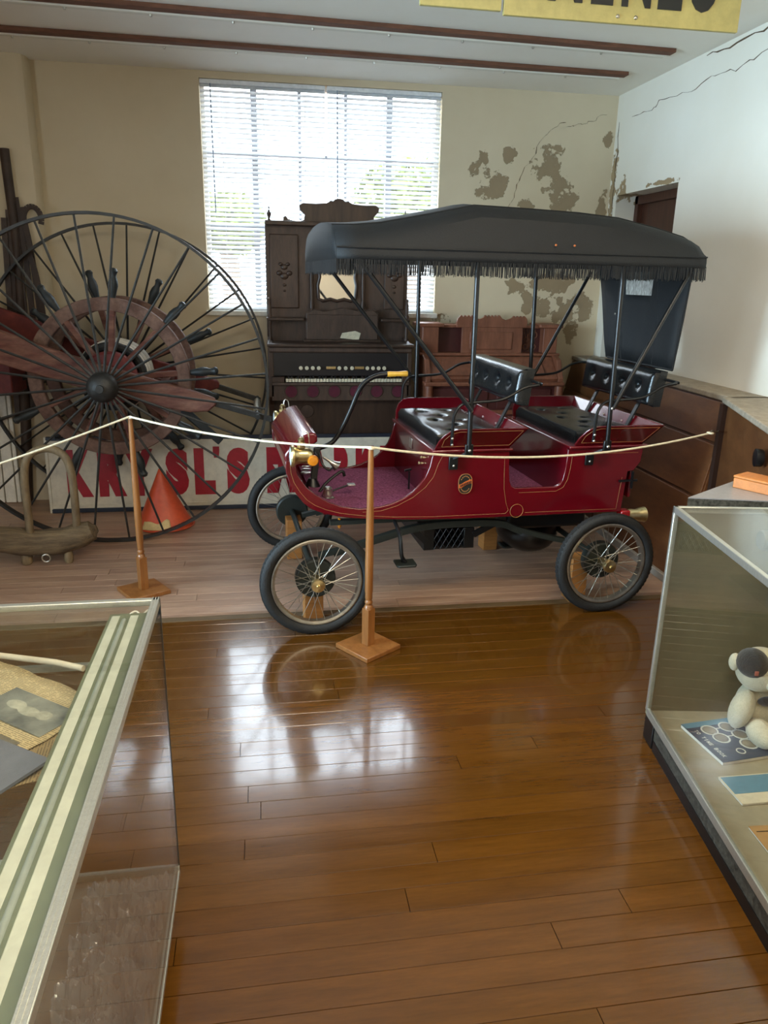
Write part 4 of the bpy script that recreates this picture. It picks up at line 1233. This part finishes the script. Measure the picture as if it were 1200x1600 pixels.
# ---------------------------------------------------------------- lower reddish organ beside it
m_mah = M('reddish_oak', '7a4630', .45, 0, .25, 4, (5, 5, .9), .06, 60, col2='8e5840')
m_mah2 = M('dark_red_stain', '50231f', .5, 0, .2, 6)
o2 = thing('pump_organ', 'reddish oak parlour organ with scalloped music rack behind the car seats', 'organ', (1.72, 5.6, 0))
PX0, PX1 = 1.17, 2.22
for x0, x1 in ((PX0, PX0 + .04), (PX1 - .04, PX1)):
    MB().prism([(5.44, 0), (5.80, 0), (5.80, 1.29), (5.585, 1.29), (5.585, 1.10), (5.47, 1.06), (5.40, .93), (5.40, .86), (5.44, .80)], x0, x1, 'x').build('side_panel', m_mah, o2, False, bevel=.006)
for x0, x1 in ((PX0 - .03, 1.33), (2.07, PX1 + .03)):
    MB().b(x0, x1, 5.56, 5.81, 1.285, 1.312).build('top_cap', m_mah, o2, bevel=.006)
    MB().b(x0 + .035, x1 - .035, 5.575, 5.66, 1.10, 1.285).build('tower', m_mah, o2, bevel=.004)
MB().b(1.27, 2.12, 5.66, 5.80, 1.10, 1.285).build('back_panel', m_mah2, o2, False)
MB().b(1.25, 2.14, 5.60, 5.80, 1.28, 1.30).build('top_board', m_mah, o2, bevel=.004)
MB().b(1.47, 1.94, 5.575, 5.60, 1.09, 1.29).build('music_rack', m_mah, o2, bevel=.004)
MB().b(1.53, 1.86, 5.566, 5.577, 1.125, 1.255).build('rack_panel', m_mah, o2, bevel=.008)
sc = [(1.43, 1.285), (1.425, 1.32), (1.435, 1.35)]
for base, n_ in ((1.445, 4),):
    for k in range(4):
        sc += [(base + k * .028, 1.358), (base + k * .028 + .01, 1.372), (base + k * .028 + .02, 1.372)]
sc += [(1.57, 1.352), (1.60, 1.345), (1.62, 1.352)]
for k in range(5):
    sc += [(1.63 + k * .026, 1.358), (1.63 + k * .026 + .009, 1.374), (1.63 + k * .026 + .018, 1.374)]
sc += [(1.77, 1.352), (1.80, 1.34), (1.835, 1.35)]
for k in range(4):
    sc += [(1.85 + k * .026, 1.358), (1.85 + k * .026 + .009, 1.37), (1.85 + k * .026 + .018, 1.37)]
sc += [(1.965, 1.35), (1.97, 1.315), (1.96, 1.285)]
MB().prism(sc, 5.57, 5.595, 'y').build('scalloped_crest', m_mah, o2, bevel=.003)
fret = MB()
rq = random.Random(4)
for k in range(9):
    xx, zz = 2.02 + rq.uniform(-.045, .045), 1.19 + rq.uniform(-.06, .06)
    fret.torus(rq.uniform(.014, .026), .0035, (xx, 5.655, zz), (0, 1, 0), 16, 5)
for k in range(5):
    fret.tube(smooth_path([(2.02 + rq.uniform(-.01, .01), 5.655, 1.11), (2.02 + (k - 2) * .012, 5.655, 1.19), (2.02 + (k - 2) * .024, 5.655, 1.27)], 4), .0035, 5)
fret.build('fretwork', m_mah, o2)
MB().b(PX0 - .015, PX1 + .02, 5.56, 5.70, 1.078, 1.10).build('upper_shelf', m_mah, o2, bevel=.006)
MB().add([(PX0 + .04, 5.40, .93), (PX1 - .04, 5.40, .93), (PX1 - .04, 5.57, 1.075), (PX0 + .04, 5.57, 1.075), (PX0 + .04, 5.42, .90), (PX1 - .04, 5.42, .90), (PX1 - .04, 5.60, 1.06), (PX0 + .04, 5.60, 1.06)],
         [(0, 1, 2, 3), (7, 6, 5, 4), (0, 4, 5, 1), (1, 5, 6, 2), (2, 6, 7, 3), (3, 7, 4, 0)]).build('fall_board', m_mah, o2, False, bevel=.004)
MB().add([(PX0 + .14, 5.41, .953), (PX1 - .14, 5.41, .953), (PX1 - .14, 5.535, 1.06), (PX0 + .14, 5.535, 1.06), (PX0 + .14, 5.425, .945), (PX1 - .14, 5.425, .945), (PX1 - .14, 5.55, 1.05), (PX0 + .14, 5.55, 1.05)],
         [(0, 1, 2, 3), (7, 6, 5, 4), (0, 4, 5, 1), (1, 5, 6, 2), (2, 6, 7, 3), (3, 7, 4, 0)]).build('fall_panel', m_mah, o2, False, bevel=.004)
MB().b(PX0 - .01, PX1 + .01, 5.385, 5.48, .875, .905).build('key_slip', m_mah, o2, bevel=.008)
MB().b(PX0 + .04, PX1 - .04, 5.46, 5.49, .02, .88).build('knee_panel', m_mah2, o2, False)
for x0, x1 in ((PX0 + .07, 1.66), (1.73, PX1 - .07)):
    MB().b(x0, x1, 5.448, 5.462, .70, .85).build('knee_inset', m_mah2, o2, bevel=.006)
MB().b(PX0 + .02, PX1 - .02, 5.44, 5.49, .655, .69).build('knee_rail', m_mah, o2, bevel=.006)
for x_ in (PX0 + .03, PX1 - .02):
    MB().lathe([(.03, 0), (.03, .08), (.02, .10), (.026, .2), (.02, .55), (.028, .66), (.02, .70), (.032, .80), (.03, .875)], (x_, 5.42, 0), (0, 0, 1), 14).build('turned_leg', m_mah, o2)
MB().b(PX0 - .01, PX1 + .01, 5.42, 5.80, 0, .06).build('base', m_mah, o2, bevel=.006)
# ---------------------------------------------------------------- left glass showcase
m_alu = M('aluminium_edge', 'c4c6bd', .35, .75, .08, 30, (1, 6, 1))
m_deckl = M('taupe_deck', '857e74', .7, 0, .08, 3)
m_green = M('grey_green_lip', '666d58', .5)
lc = thing('display_case', 'glass showcase with aluminium edges holding old newspapers at the left', 'display case', (-.85, .75, 0))
LX0, LX1, LY0, LY1, LZ0, LZ1 = -1.45, -.248, -.25, 1.675, .127, .90
MB().b(LX0 + .06, LX1 - .06, LY0 + .06, LY1 - .06, 0, .10).build('plinth', m_black, lc, False)
MB().b(LX0 + .004, LX1 - .004, LY0, LY1 - .004, .10, LZ0).build('deck', m_deckl, lc, False)
MB().b(LX0, LX1, LY1 - .012, LY1, .118, .146).build('bottom_rail', m_alu, lc, False)
MB().b(LX1 - .005, LX1, LY0, LY1 - .012, .118, .134).build('bottom_rail', m_alu, lc, False)
MB().b(LX0, LX1, LY1 - .016, LY1, LZ1 - .012, LZ1 + .003).build('top_rail', m_alu, lc, bevel=.002)
MB().b(LX1 - .018, LX1, LY0, LY1, LZ1 - .016, LZ1 + .003).build('top_rail', m_alu, lc, bevel=.002)
for k in range(3):
    MB().b(LX1 - .016 + k * .006, LX1 - .0135 + k * .006, LY0, LY1 - .002, LZ1 + .003, LZ1 + .0045).build('rail_ridge', m_alu, lc, False)
MB().b(LX1 - .006, LX1, LY1 - .006, LY1, LZ0, LZ1 - .012).build('corner_bead', M('dark_corner_seal', '3a3a36', .5), lc, False)
MB().b(LX0, LX1 - .018, LY0, LY1 - .016, LZ1 - .008, LZ1 - .002).build('top_glass', m_glass, lc, False)
MB().b(LX1 - .006, LX1 - .001, LY0, LY1 - .006, .134, LZ1 - .016).build('side_glass', m_glass, lc, False)
MB().b(LX0, LX1 - .006, LY1 - .008, LY1 - .003, .146, LZ1 - .012).build('end_glass', m_glass, lc, False)
MB().b(LX0 - .0, LX0 + .012, LY0, LY1, .127, LZ1).build('back_panel', m_deckl, lc, False)
SZ = .776
MB().b(LX0 + .02, -.352, .96, LY1 - .02, SZ - .007, SZ).build('shelf_glass', m_glass, lc, False)
MB().b(LX0 + .02, -.352, .955, .962, SZ - .009, SZ + .002).build('shelf_edge', m_alu, lc, False)
for yy in (1.0, 1.62):
    MB().b(-1.43, -.30, yy, yy + .012, SZ - .022, SZ - .008).build('shelf_bracket', m_alu, lc, False)
lf = thing('case_lamp', 'long white fluorescent lamp under the left showcase top', 'lamp', (-.305, .7, .84))
MB().b(-.352, -.268, LY0 + .05, 1.63, .868, .885).build('housing', m_green, lf, False)
m_tube = M('white_reflector', 'bfc1b0', .4, 0, .03)
for x0, x1 in ((-.350, -.325), (-.310, -.285)):
    MB().prism([(x0, .868), (x1, .868), (x1 - .003, .8855), (x0 + .003, .8855)], LY0 + .06, 1.62, 'y').build('reflector', m_tube, lf, bevel=.002)
MB().tube([(-.3175, LY0 + .08, .882), (-.3175, 1.6, .882)], .006, 10).build('tube', M('grey_tube', '8f968c', .3), lf)
MB().tube(smooth_path([(-.318, 1.615, .88), (-.30, 1.64, .885), (-.285, 1.63, .88), (-.272, 1.645, .885)], 5), .0025, 6).build('cord', m_white, lf)

# paper things on its shelf
def printmat(name, paper, ink, scale, rot):
    m, nt, b = newmat(name)
    tc = nd(nt, 'ShaderNodeTexCoord')
    mp = nd(nt, 'ShaderNodeMapping')
    mp.inputs['Rotation'].default_value = (0, 0, rot)
    nt.links.new(tc.outputs['Object'], mp.inputs[0])
    wv = nd(nt, 'ShaderNodeTexWave', i_Scale=scale, i_Distortion=0.0)
    wv.bands_direction = 'Y'
    nt.links.new(mp.outputs[0], wv.inputs['Vector'])
    nz = nd(nt, 'ShaderNodeTexNoise', i_Scale=160.0, i_Detail=2.0)
    nt.links.new(mp.outputs[0], nz.inputs['Vector'])
    k = mathn(nt, 'GREATER_THAN', wv.outputs[1], .62)
    k = mathn(nt, 'MULTIPLY', k, mathn(nt, 'GREATER_THAN', nz.outputs[0], .42))
    k = mathn(nt, 'MULTIPLY', k, .7)
    n2 = nd(nt, 'ShaderNodeTexNoise', i_Scale=5.0, i_Detail=5.0)
    nt.links.new(mp.outputs[0], n2.inputs['Vector'])
    base = mixc(nt, n2.outputs[0], tuple(x * .8 for x in lin(paper)), tuple(min(1, x * 1.15) for x in lin(paper)))
    nt.links.new(mixc(nt, k, base, lin(ink)), b.inputs['Base Color'])
    b.inputs['Roughness'].default_value = .85
    return m
m_news = printmat('newsprint', 'cdb98c', '4a4030', 70, 0)
m_photo = M('halftone_photo', '39444c', .7, 0, .45, 9, col2='a8a898')
m_photo2 = M('halftone_photo_brown', '3a3a34', .7, 0, .4, 8, col2='948c78')
def sheet(name, label, cat, cx, cy, w, h, rz, z, mat, curl=.004, group=None):
    t = thing(name, label, cat, (cx, cy, z), rz, group, absolute=False)
    def f_(s, q_):
        x, y_ = (s - .5) * w, (q_ - .5) * h
        return (x + .003 * math.sin(y_ * 60), y_ + .003 * math.sin(x * 50), .0015 + curl * (s * s) * (.5 + .5 * math.sin(q_ * 4)))
    MB().grid(f_, 12, 12).build('page', mat, t, solid=.0008)
    return t
np_ = sheet('newspaper', 'yellowed newspaper with two photographs on the left showcase shelf', 'newspaper', -.58, 1.39, .36, .37, R(-38), SZ + .002, m_news)
for (x0, x1, y0, y1, mt) in ((-.03, .165, .03, .125, m_photo), (-.02, .15, -.12, -.0, m_photo2)):
    MB().b(x0, x1, y0, y1, .0055, .0062).build('photograph', mt, np_, False)
    for (a, b_, r_) in ((.3, .55, .026), (.52, .5, .03), (.72, .55, .02)):
        MB().ell((x0 + (x1 - x0) * a, y0 + (y1 - y0) * b_, .0062), (r_, .014, .0006), 12, 4).build('printed_figure', M('pale_print', 'a9a794', .8, 0, .3, 40), np_)
n2_ = sheet('newspaper', 'crumpled brown newspaper scrap under the front edge of the newspaper page', 'newspaper', -.44, 1.24, .16, .24, R(-62), SZ + .001, printmat('newsprint_brown', 'a08a62', '4a4030', 60, .4), .012)
fo = MB().b(-.10, .10, -.14, .14, 0, .006).build('grey_folder', M('grey_card', '6d7078', .6), None, False)
fo.location = (-.55, 1.16, SZ + .018)
fo.rotation_euler = (0, 0, R(-35))
tag(fo, 'plain grey card folder lying over the corner of the newspaper', 'folder')
rl = MB().tube([(-.62, 1.655, SZ + .012), (-.47, 1.60, SZ + .012), (-.405, 1.565, SZ + .012)], .007, 10).build('paper_roll', M('cream_roll', 'd8ccb0', .8), None)
tag(rl, 'thin rolled cream paper above the newspaper in the left showcase', 'paper roll')
# wrinkled clear bag on the deck
bag = MB()
def bf(s, t):
    x, y_ = -.46 + .195 * s, .95 + .66 * t
    z = LZ0 + .012 + .05 * noise.noise((s * 6, t * 14, .3)) * (1 - abs(2 * t - 1) ** 4) + .028 * noise.noise((s * 17, t * 42, 2.0)) + .012 * noise.noise((s * 40, t * 90, 7.0)) + .03
    return (x + .008 * noise.noise((s * 9, t * 9, 5)), y_, max(z, LZ0 + .003))
bag.grid(bf, 70, 160)
m_bag = glassmat('crinkled_clear_plastic', (.84, .84, .84), .14, 2.0)
_nt = m_bag.node_tree
_df = nd(_nt, 'ShaderNodeBsdfDiffuse')
_df.inputs[0].default_value = (.75, .76, .78, 1)
_m2 = nd(_nt, 'ShaderNodeMixShader')
_m2.inputs[0].default_value = .28
_o = [n for n in _nt.nodes if n.type == 'OUTPUT_MATERIAL'][0]
_src = _o.inputs[0].links[0].from_socket
_nt.links.new(_src, _m2.inputs[1])
_nt.links.new(_df.outputs[0], _m2.inputs[2])
_nt.links.new(_m2.outputs[0], _o.inputs[0])
bg_ = bag.build('plastic_bag', m_bag, None)
tag(bg_, 'crinkled clear plastic bag on the floor of the left showcase', 'plastic bag')

# ---------------------------------------------------------------- right glass showcase (turned a little towards the viewer)
m_speck = M('black_granite_laminate', '232320', .45, 0, .7, 90, col2='5c5c54')
m_deckr = M('beige_deck', '9a937c', .6, 0, .06, 3)
m_backr = M('olive_grey_back', '6b6650', .6, 0, .06, 2)
RZ0, RZ1, RD, RLn = .1135, .90, .56, 1.75
RO, RA = (1.371, 2.278), R(-8.7)
rc = thing('display_case', 'glass showcase with aluminium edges holding booklets and a plush toy at the right', 'display case', (RO[0], RO[1], 0), RA, absolute=False)
MB().b(.006, RD, -RLn, -.095, .042, .098).build('plinth', m_speck, rc, False)
MB().b(.004, RD - .01, -RLn, -.10, .0, .042).build('toe_board', m_black, rc, False)
MB().b(.002, .085, -.09, -.005, 0, .098).build('corner_foot', m_black, rc, bevel=.003)
MB().b(.002, RD, -RLn, -.002, .098, RZ0).build('deck', m_deckr, rc, False)
MB().b(.016, RD, -.014, -.004, RZ0, RZ1 - .02).build('end_panel', m_backr, rc, False)
MB().b(RD - .012, RD, -RLn, -.014, RZ0, RZ1 - .02).build('back_panel', m_backr, rc, False)
for a in ((0, .016, -RLn, 0, RZ1 - .022, RZ1), (0, RD, -.016, 0, RZ1 - .022, RZ1), (0, .016, -.016, 0, RZ0, RZ1 - .022), (0, .012, -RLn, -.016, .096, RZ0 + .012)):
    MB().b(*a).build('frame_rail', m_alu, rc, bevel=.002)
MB().b(.016, RD, -RLn, -.016, RZ1 - .008, RZ1 - .002).build('top_glass', m_glass, rc, False)
MB().b(.004, .009, -RLn, -.016, RZ0 + .012, RZ1 - .022).build('side_glass', m_glass, rc, False)
MB().b(.22, RD - .012, -RLn, -.02, .653, .66).build('shelf_glass', m_glass, rc, False)

def local(px, py):
    return (RO[0] + px * math.cos(RA) - py * math.sin(RA), RO[1] + px * math.sin(RA) + py * math.cos(RA))
def booklet(label, px, py, w, h, rz, th, mcover, name='booklet'):
    x, y_ = local(px, py)
    t = thing(name, label, 'booklet', (x, y_, RZ0 + .001), RA + rz, 'booklets in the right showcase', absolute=False)
    MB().b(0, w, -h, 0, 0, th).build('pages', m_white, t, False, bevel=.001)
    MB().b(-.001, w + .001, -h - .001, .001, th, th + .0015).build('cover', mcover, t, False)
    return t
m_navy = M('navy_cover', '2f4156', .45, 0, .08, 6)
m_teal = M('blue_cover', '5d8aa0', .45, 0, .08, 6)
m_creamc = M('cream_cover', 'd6ceb4', .5, 0, .06, 6)
m_tan = M('tan_cover', 'b08a5a', .5, 0, .12, 6)
m_wht = M('white_print', 'c9cdc4', .5)
b1 = booklet('navy time book with oval portrait pictures in the right showcase', .085, -.125, .235, .225, R(14), .012, m_navy)
zt = .0138
for (x_, y_) in ((.075, -.055), (.15, -.05), (.085, -.105), (.165, -.10), (.155, -.155)):
    MB().lathe([(.024, 0), (.030, 0), (.030, .0008), (.024, .0008)], (x_, y_, zt), (0, 0, 1), 24, True).build('oval_ring', m_wht, b1)
    MB().lathe([(0, 0), (.022, 0), (.022, .0006), (0, .0006)], (x_, y_, zt), (0, 0, 1), 24).build('portrait', m_photo2, b1)
    MB().b(x_ + .03, x_ + .05, y_ + .002, y_ + .006, zt, zt + .0008).build('printed_line', m_wht, b1, False)
MB().lathe([(.012, 0), (.016, 0), (.016, .0008), (.012, .0008)], (.10, -.185, zt), (0, 0, 1), 20, True).build('oval_ring', m_wht, b1)
MB().b(.0, .235, -.028, -.0, zt - .0004, zt + .0004).build('title_band', m_teal, b1, False)
txt = 'TO TIME BOOK'
yy = -.05
for i, ch in enumerate(txt):
    if ch != ' ':
        wdt = .004 if ch == 'I' else .0105
        g = glyph(ch, -wdt / 2, wdt / 2, 0, .016, .0003, .02)
        # lies on the cover, reading towards the viewer along the spine edge
        g.v = [(.018 + c * .9, yy - a, zt + .0004 + b_) for a, b_, c in g.v]
        g.build('letter', m_wht, b1, False)
    yy -= .0135
b2 = booklet('pale blue and cream booklet in front of the time book', .095, -.413, .30, .13, R(8), .006, m_creamc)
MB().b(.004, .30, -.085, -.004, .0076, .0084).build('blue_field', m_teal, b2, False)
MB().b(.13, .155, -.105, -.085, .0076, .0084).build('blue_field', m_teal, b2, False)
b3 = booklet('tan booklet nearest the viewer in the right showcase', .086, -.64, .22, .16, R(5), .006, m_tan)
MB().b(.06, .12, -.12, -.05, .0076, .0084).build('printed_figure', m_black, b3, False)
MB().b(.01, .21, -.025, -.022, .0076, .0082).build('printed_line', m_black, b3, False)

# plush toy
m_fur = M('cream_plush', 'cfc7ae', .95, 0, .1, 40, bump=.5, bscale=220, sheen=.4)
m_furb = M('black_plush', '24282a', .95, 0, .2, 40, bump=.5, bscale=220, sheen=.3)
bx_, by_ = local(.322, -.12)
pb = thing('plush_toy', 'cream plush toy with black patch on its head sitting in the right showcase', 'plush toy', (bx_, by_, RZ0), RA, absolute=False)
MB().ell((.02, .0, .095), (.075, .065, .095), 20, 14).build('body', m_fur, pb)
hd = MB().ell((.0, -.02, .245), (.082, .075, .078), 22, 16).build('head', m_fur, pb)
MB().ell((-.042, -.04, .280), (.052, .058, .05), 20, 14).build('black_patch', m_furb, hd)
MB().b(-.062, -.050, -.102, -.098, .265, .28).build('cloth_tag', M('small_red_white_tag', 'b06a60', .7), hd, False)
MB().ell((-.085, -.005, .265), (.02, .022, .032), 14, 10).build('ear', m_fur, hd)
MB().ell((.075, -.01, .275), (.02, .022, .034), 14, 10).build('ear', m_fur, hd)
MB().ell((.03, -.085, .225), (.042, .035, .032), 16, 10).build('muzzle', m_fur, hd)
MB().ell((.03, -.118, .232), (.012, .008, .009), 12, 8).build('nose', m_furb, hd)
for x_ in (-.005, .055):
    MB().ell((x_, -.092, .262), (.008, .006, .009), 10, 8).build('eye', m_black, hd)
MB().ell((-.055, -.045, .105), (.038, .042, .075), 16, 12, Matrix.Rotation(.25, 3, 'Y')).build('arm', m_fur, pb)
MB().ell((.085, -.045, .105), (.038, .042, .075), 16, 12, Matrix.Rotation(-.25, 3, 'Y')).build('arm', m_fur, pb)
MB().ell((-.005, -.10, .045), (.042, .07, .044), 16, 12).build('leg', m_fur, pb)
MB().ell((.10, -.09, .045), (.042, .07, .044), 16, 12).build('leg', m_fur, pb)
MB().ell((.02, -.07, .15), (.04, .016, .018), 12, 8).build('collar', m_furb, pb)

# old instrument on the glass shelf
m_olive = M('olive_metal', '6a6a4c', .45, .3, .15, 8)
m_grey = M('dark_grey_metal', '4a4c48', .45, .3, .15, 8)
ix, iy = local(.372, -.085)
pj = thing('optical_instrument', 'olive and grey metal instrument with lens barrel on the right showcase shelf', 'instrument', (ix, iy, .6605), RA, absolute=False)
MB().b(-.02, .14, -.05, .05, .012, .15).build('body', m_olive, pj, bevel=.012)
MB().b(-.03, .15, -.06, .06, 0, .012).build('base', m_grey, pj, bevel=.003)
MB().lathe([(0, 0), (.03, 0), (.034, .006), (.034, .05), (.026, .056), (.026, .09)], (-.10, 0, .15), (1, 0, 0), 24).build('lens_barrel', m_grey, pj)
MB().b(-.035, -.015, -.02, .02, .03, .15).build('lens_mount', m_grey, pj, bevel=.003)
MB().b(.02, .12, -.04, .04, .15, .18).build('lamp_house', m_olive, pj, bevel=.008)
for x_ in (.02, .10):
    MB().lathe([(0, 0), (.03, 0), (.03, .008), (0, .008)], (x_, -.053, .09), (0, -1, 0), 20).build('spool', m_grey, pj)

# ---------------------------------------------------------------- corner counter behind it, box and wall clock
ct = thing('corner_counter', 'corner counter with grey top and black speckled edge behind the right showcase', 'counter', (1.85, 2.6, 0))
m_ctop = M('grey_counter_top', '8f8f92', .3, 0, .08, 20)
poly = [(1.556, 2.494), (1.93, 2.40), (1.985, 2.56), (2.07, 2.80), (2.02, 2.80)]
MB().prism(poly, .858, .862, 'z').build('counter_top', m_ctop, ct, False)
MB().prism(poly, .815, .858, 'z').build('counter_edge', m_speck, ct, False)
MB().prism([(1.66, 2.52), (1.92, 2.45), (1.96, 2.56), (2.03, 2.76), (2.0, 2.76)], 0, .815, 'z').build('counter_base', m_dado, ct, False)
m_orange = M('orange_wood_box', 'c07a3c', .5, 0, .15, 7, (1, 6, 6))
bx = thing('wooden_box', 'small orange wooden box on the corner counter', 'box', (1.90, 2.56, .8622), R(28), absolute=False)
MB().b(-.05, .05, -.09, .09, .0, .04).build('box_body', m_orange, bx, bevel=.003)
MB().b(-.052, .052, -.092, .092, .0405, .05).build('lid', m_orange, bx, bevel=.003)
ck = thing('wall_dial', 'small black round dial on the brown dado above the counter', 'dial', (2.072, 2.818, .888), 0, absolute=False)
nrm = Vector((-1.17, .45, 0)).normalized()
MB().lathe([(0, .0), (.035, 0), (.038, .006), (.038, .03), (.032, .032)], (0, 0, .04), nrm, 24).build('dial_case', m_black, ck)
MB().lathe([(0, .026), (.030, .026), (.030, .028), (0, .028)], (0, 0, .04), nrm, 24).build('dial_face', m_wht, ck)
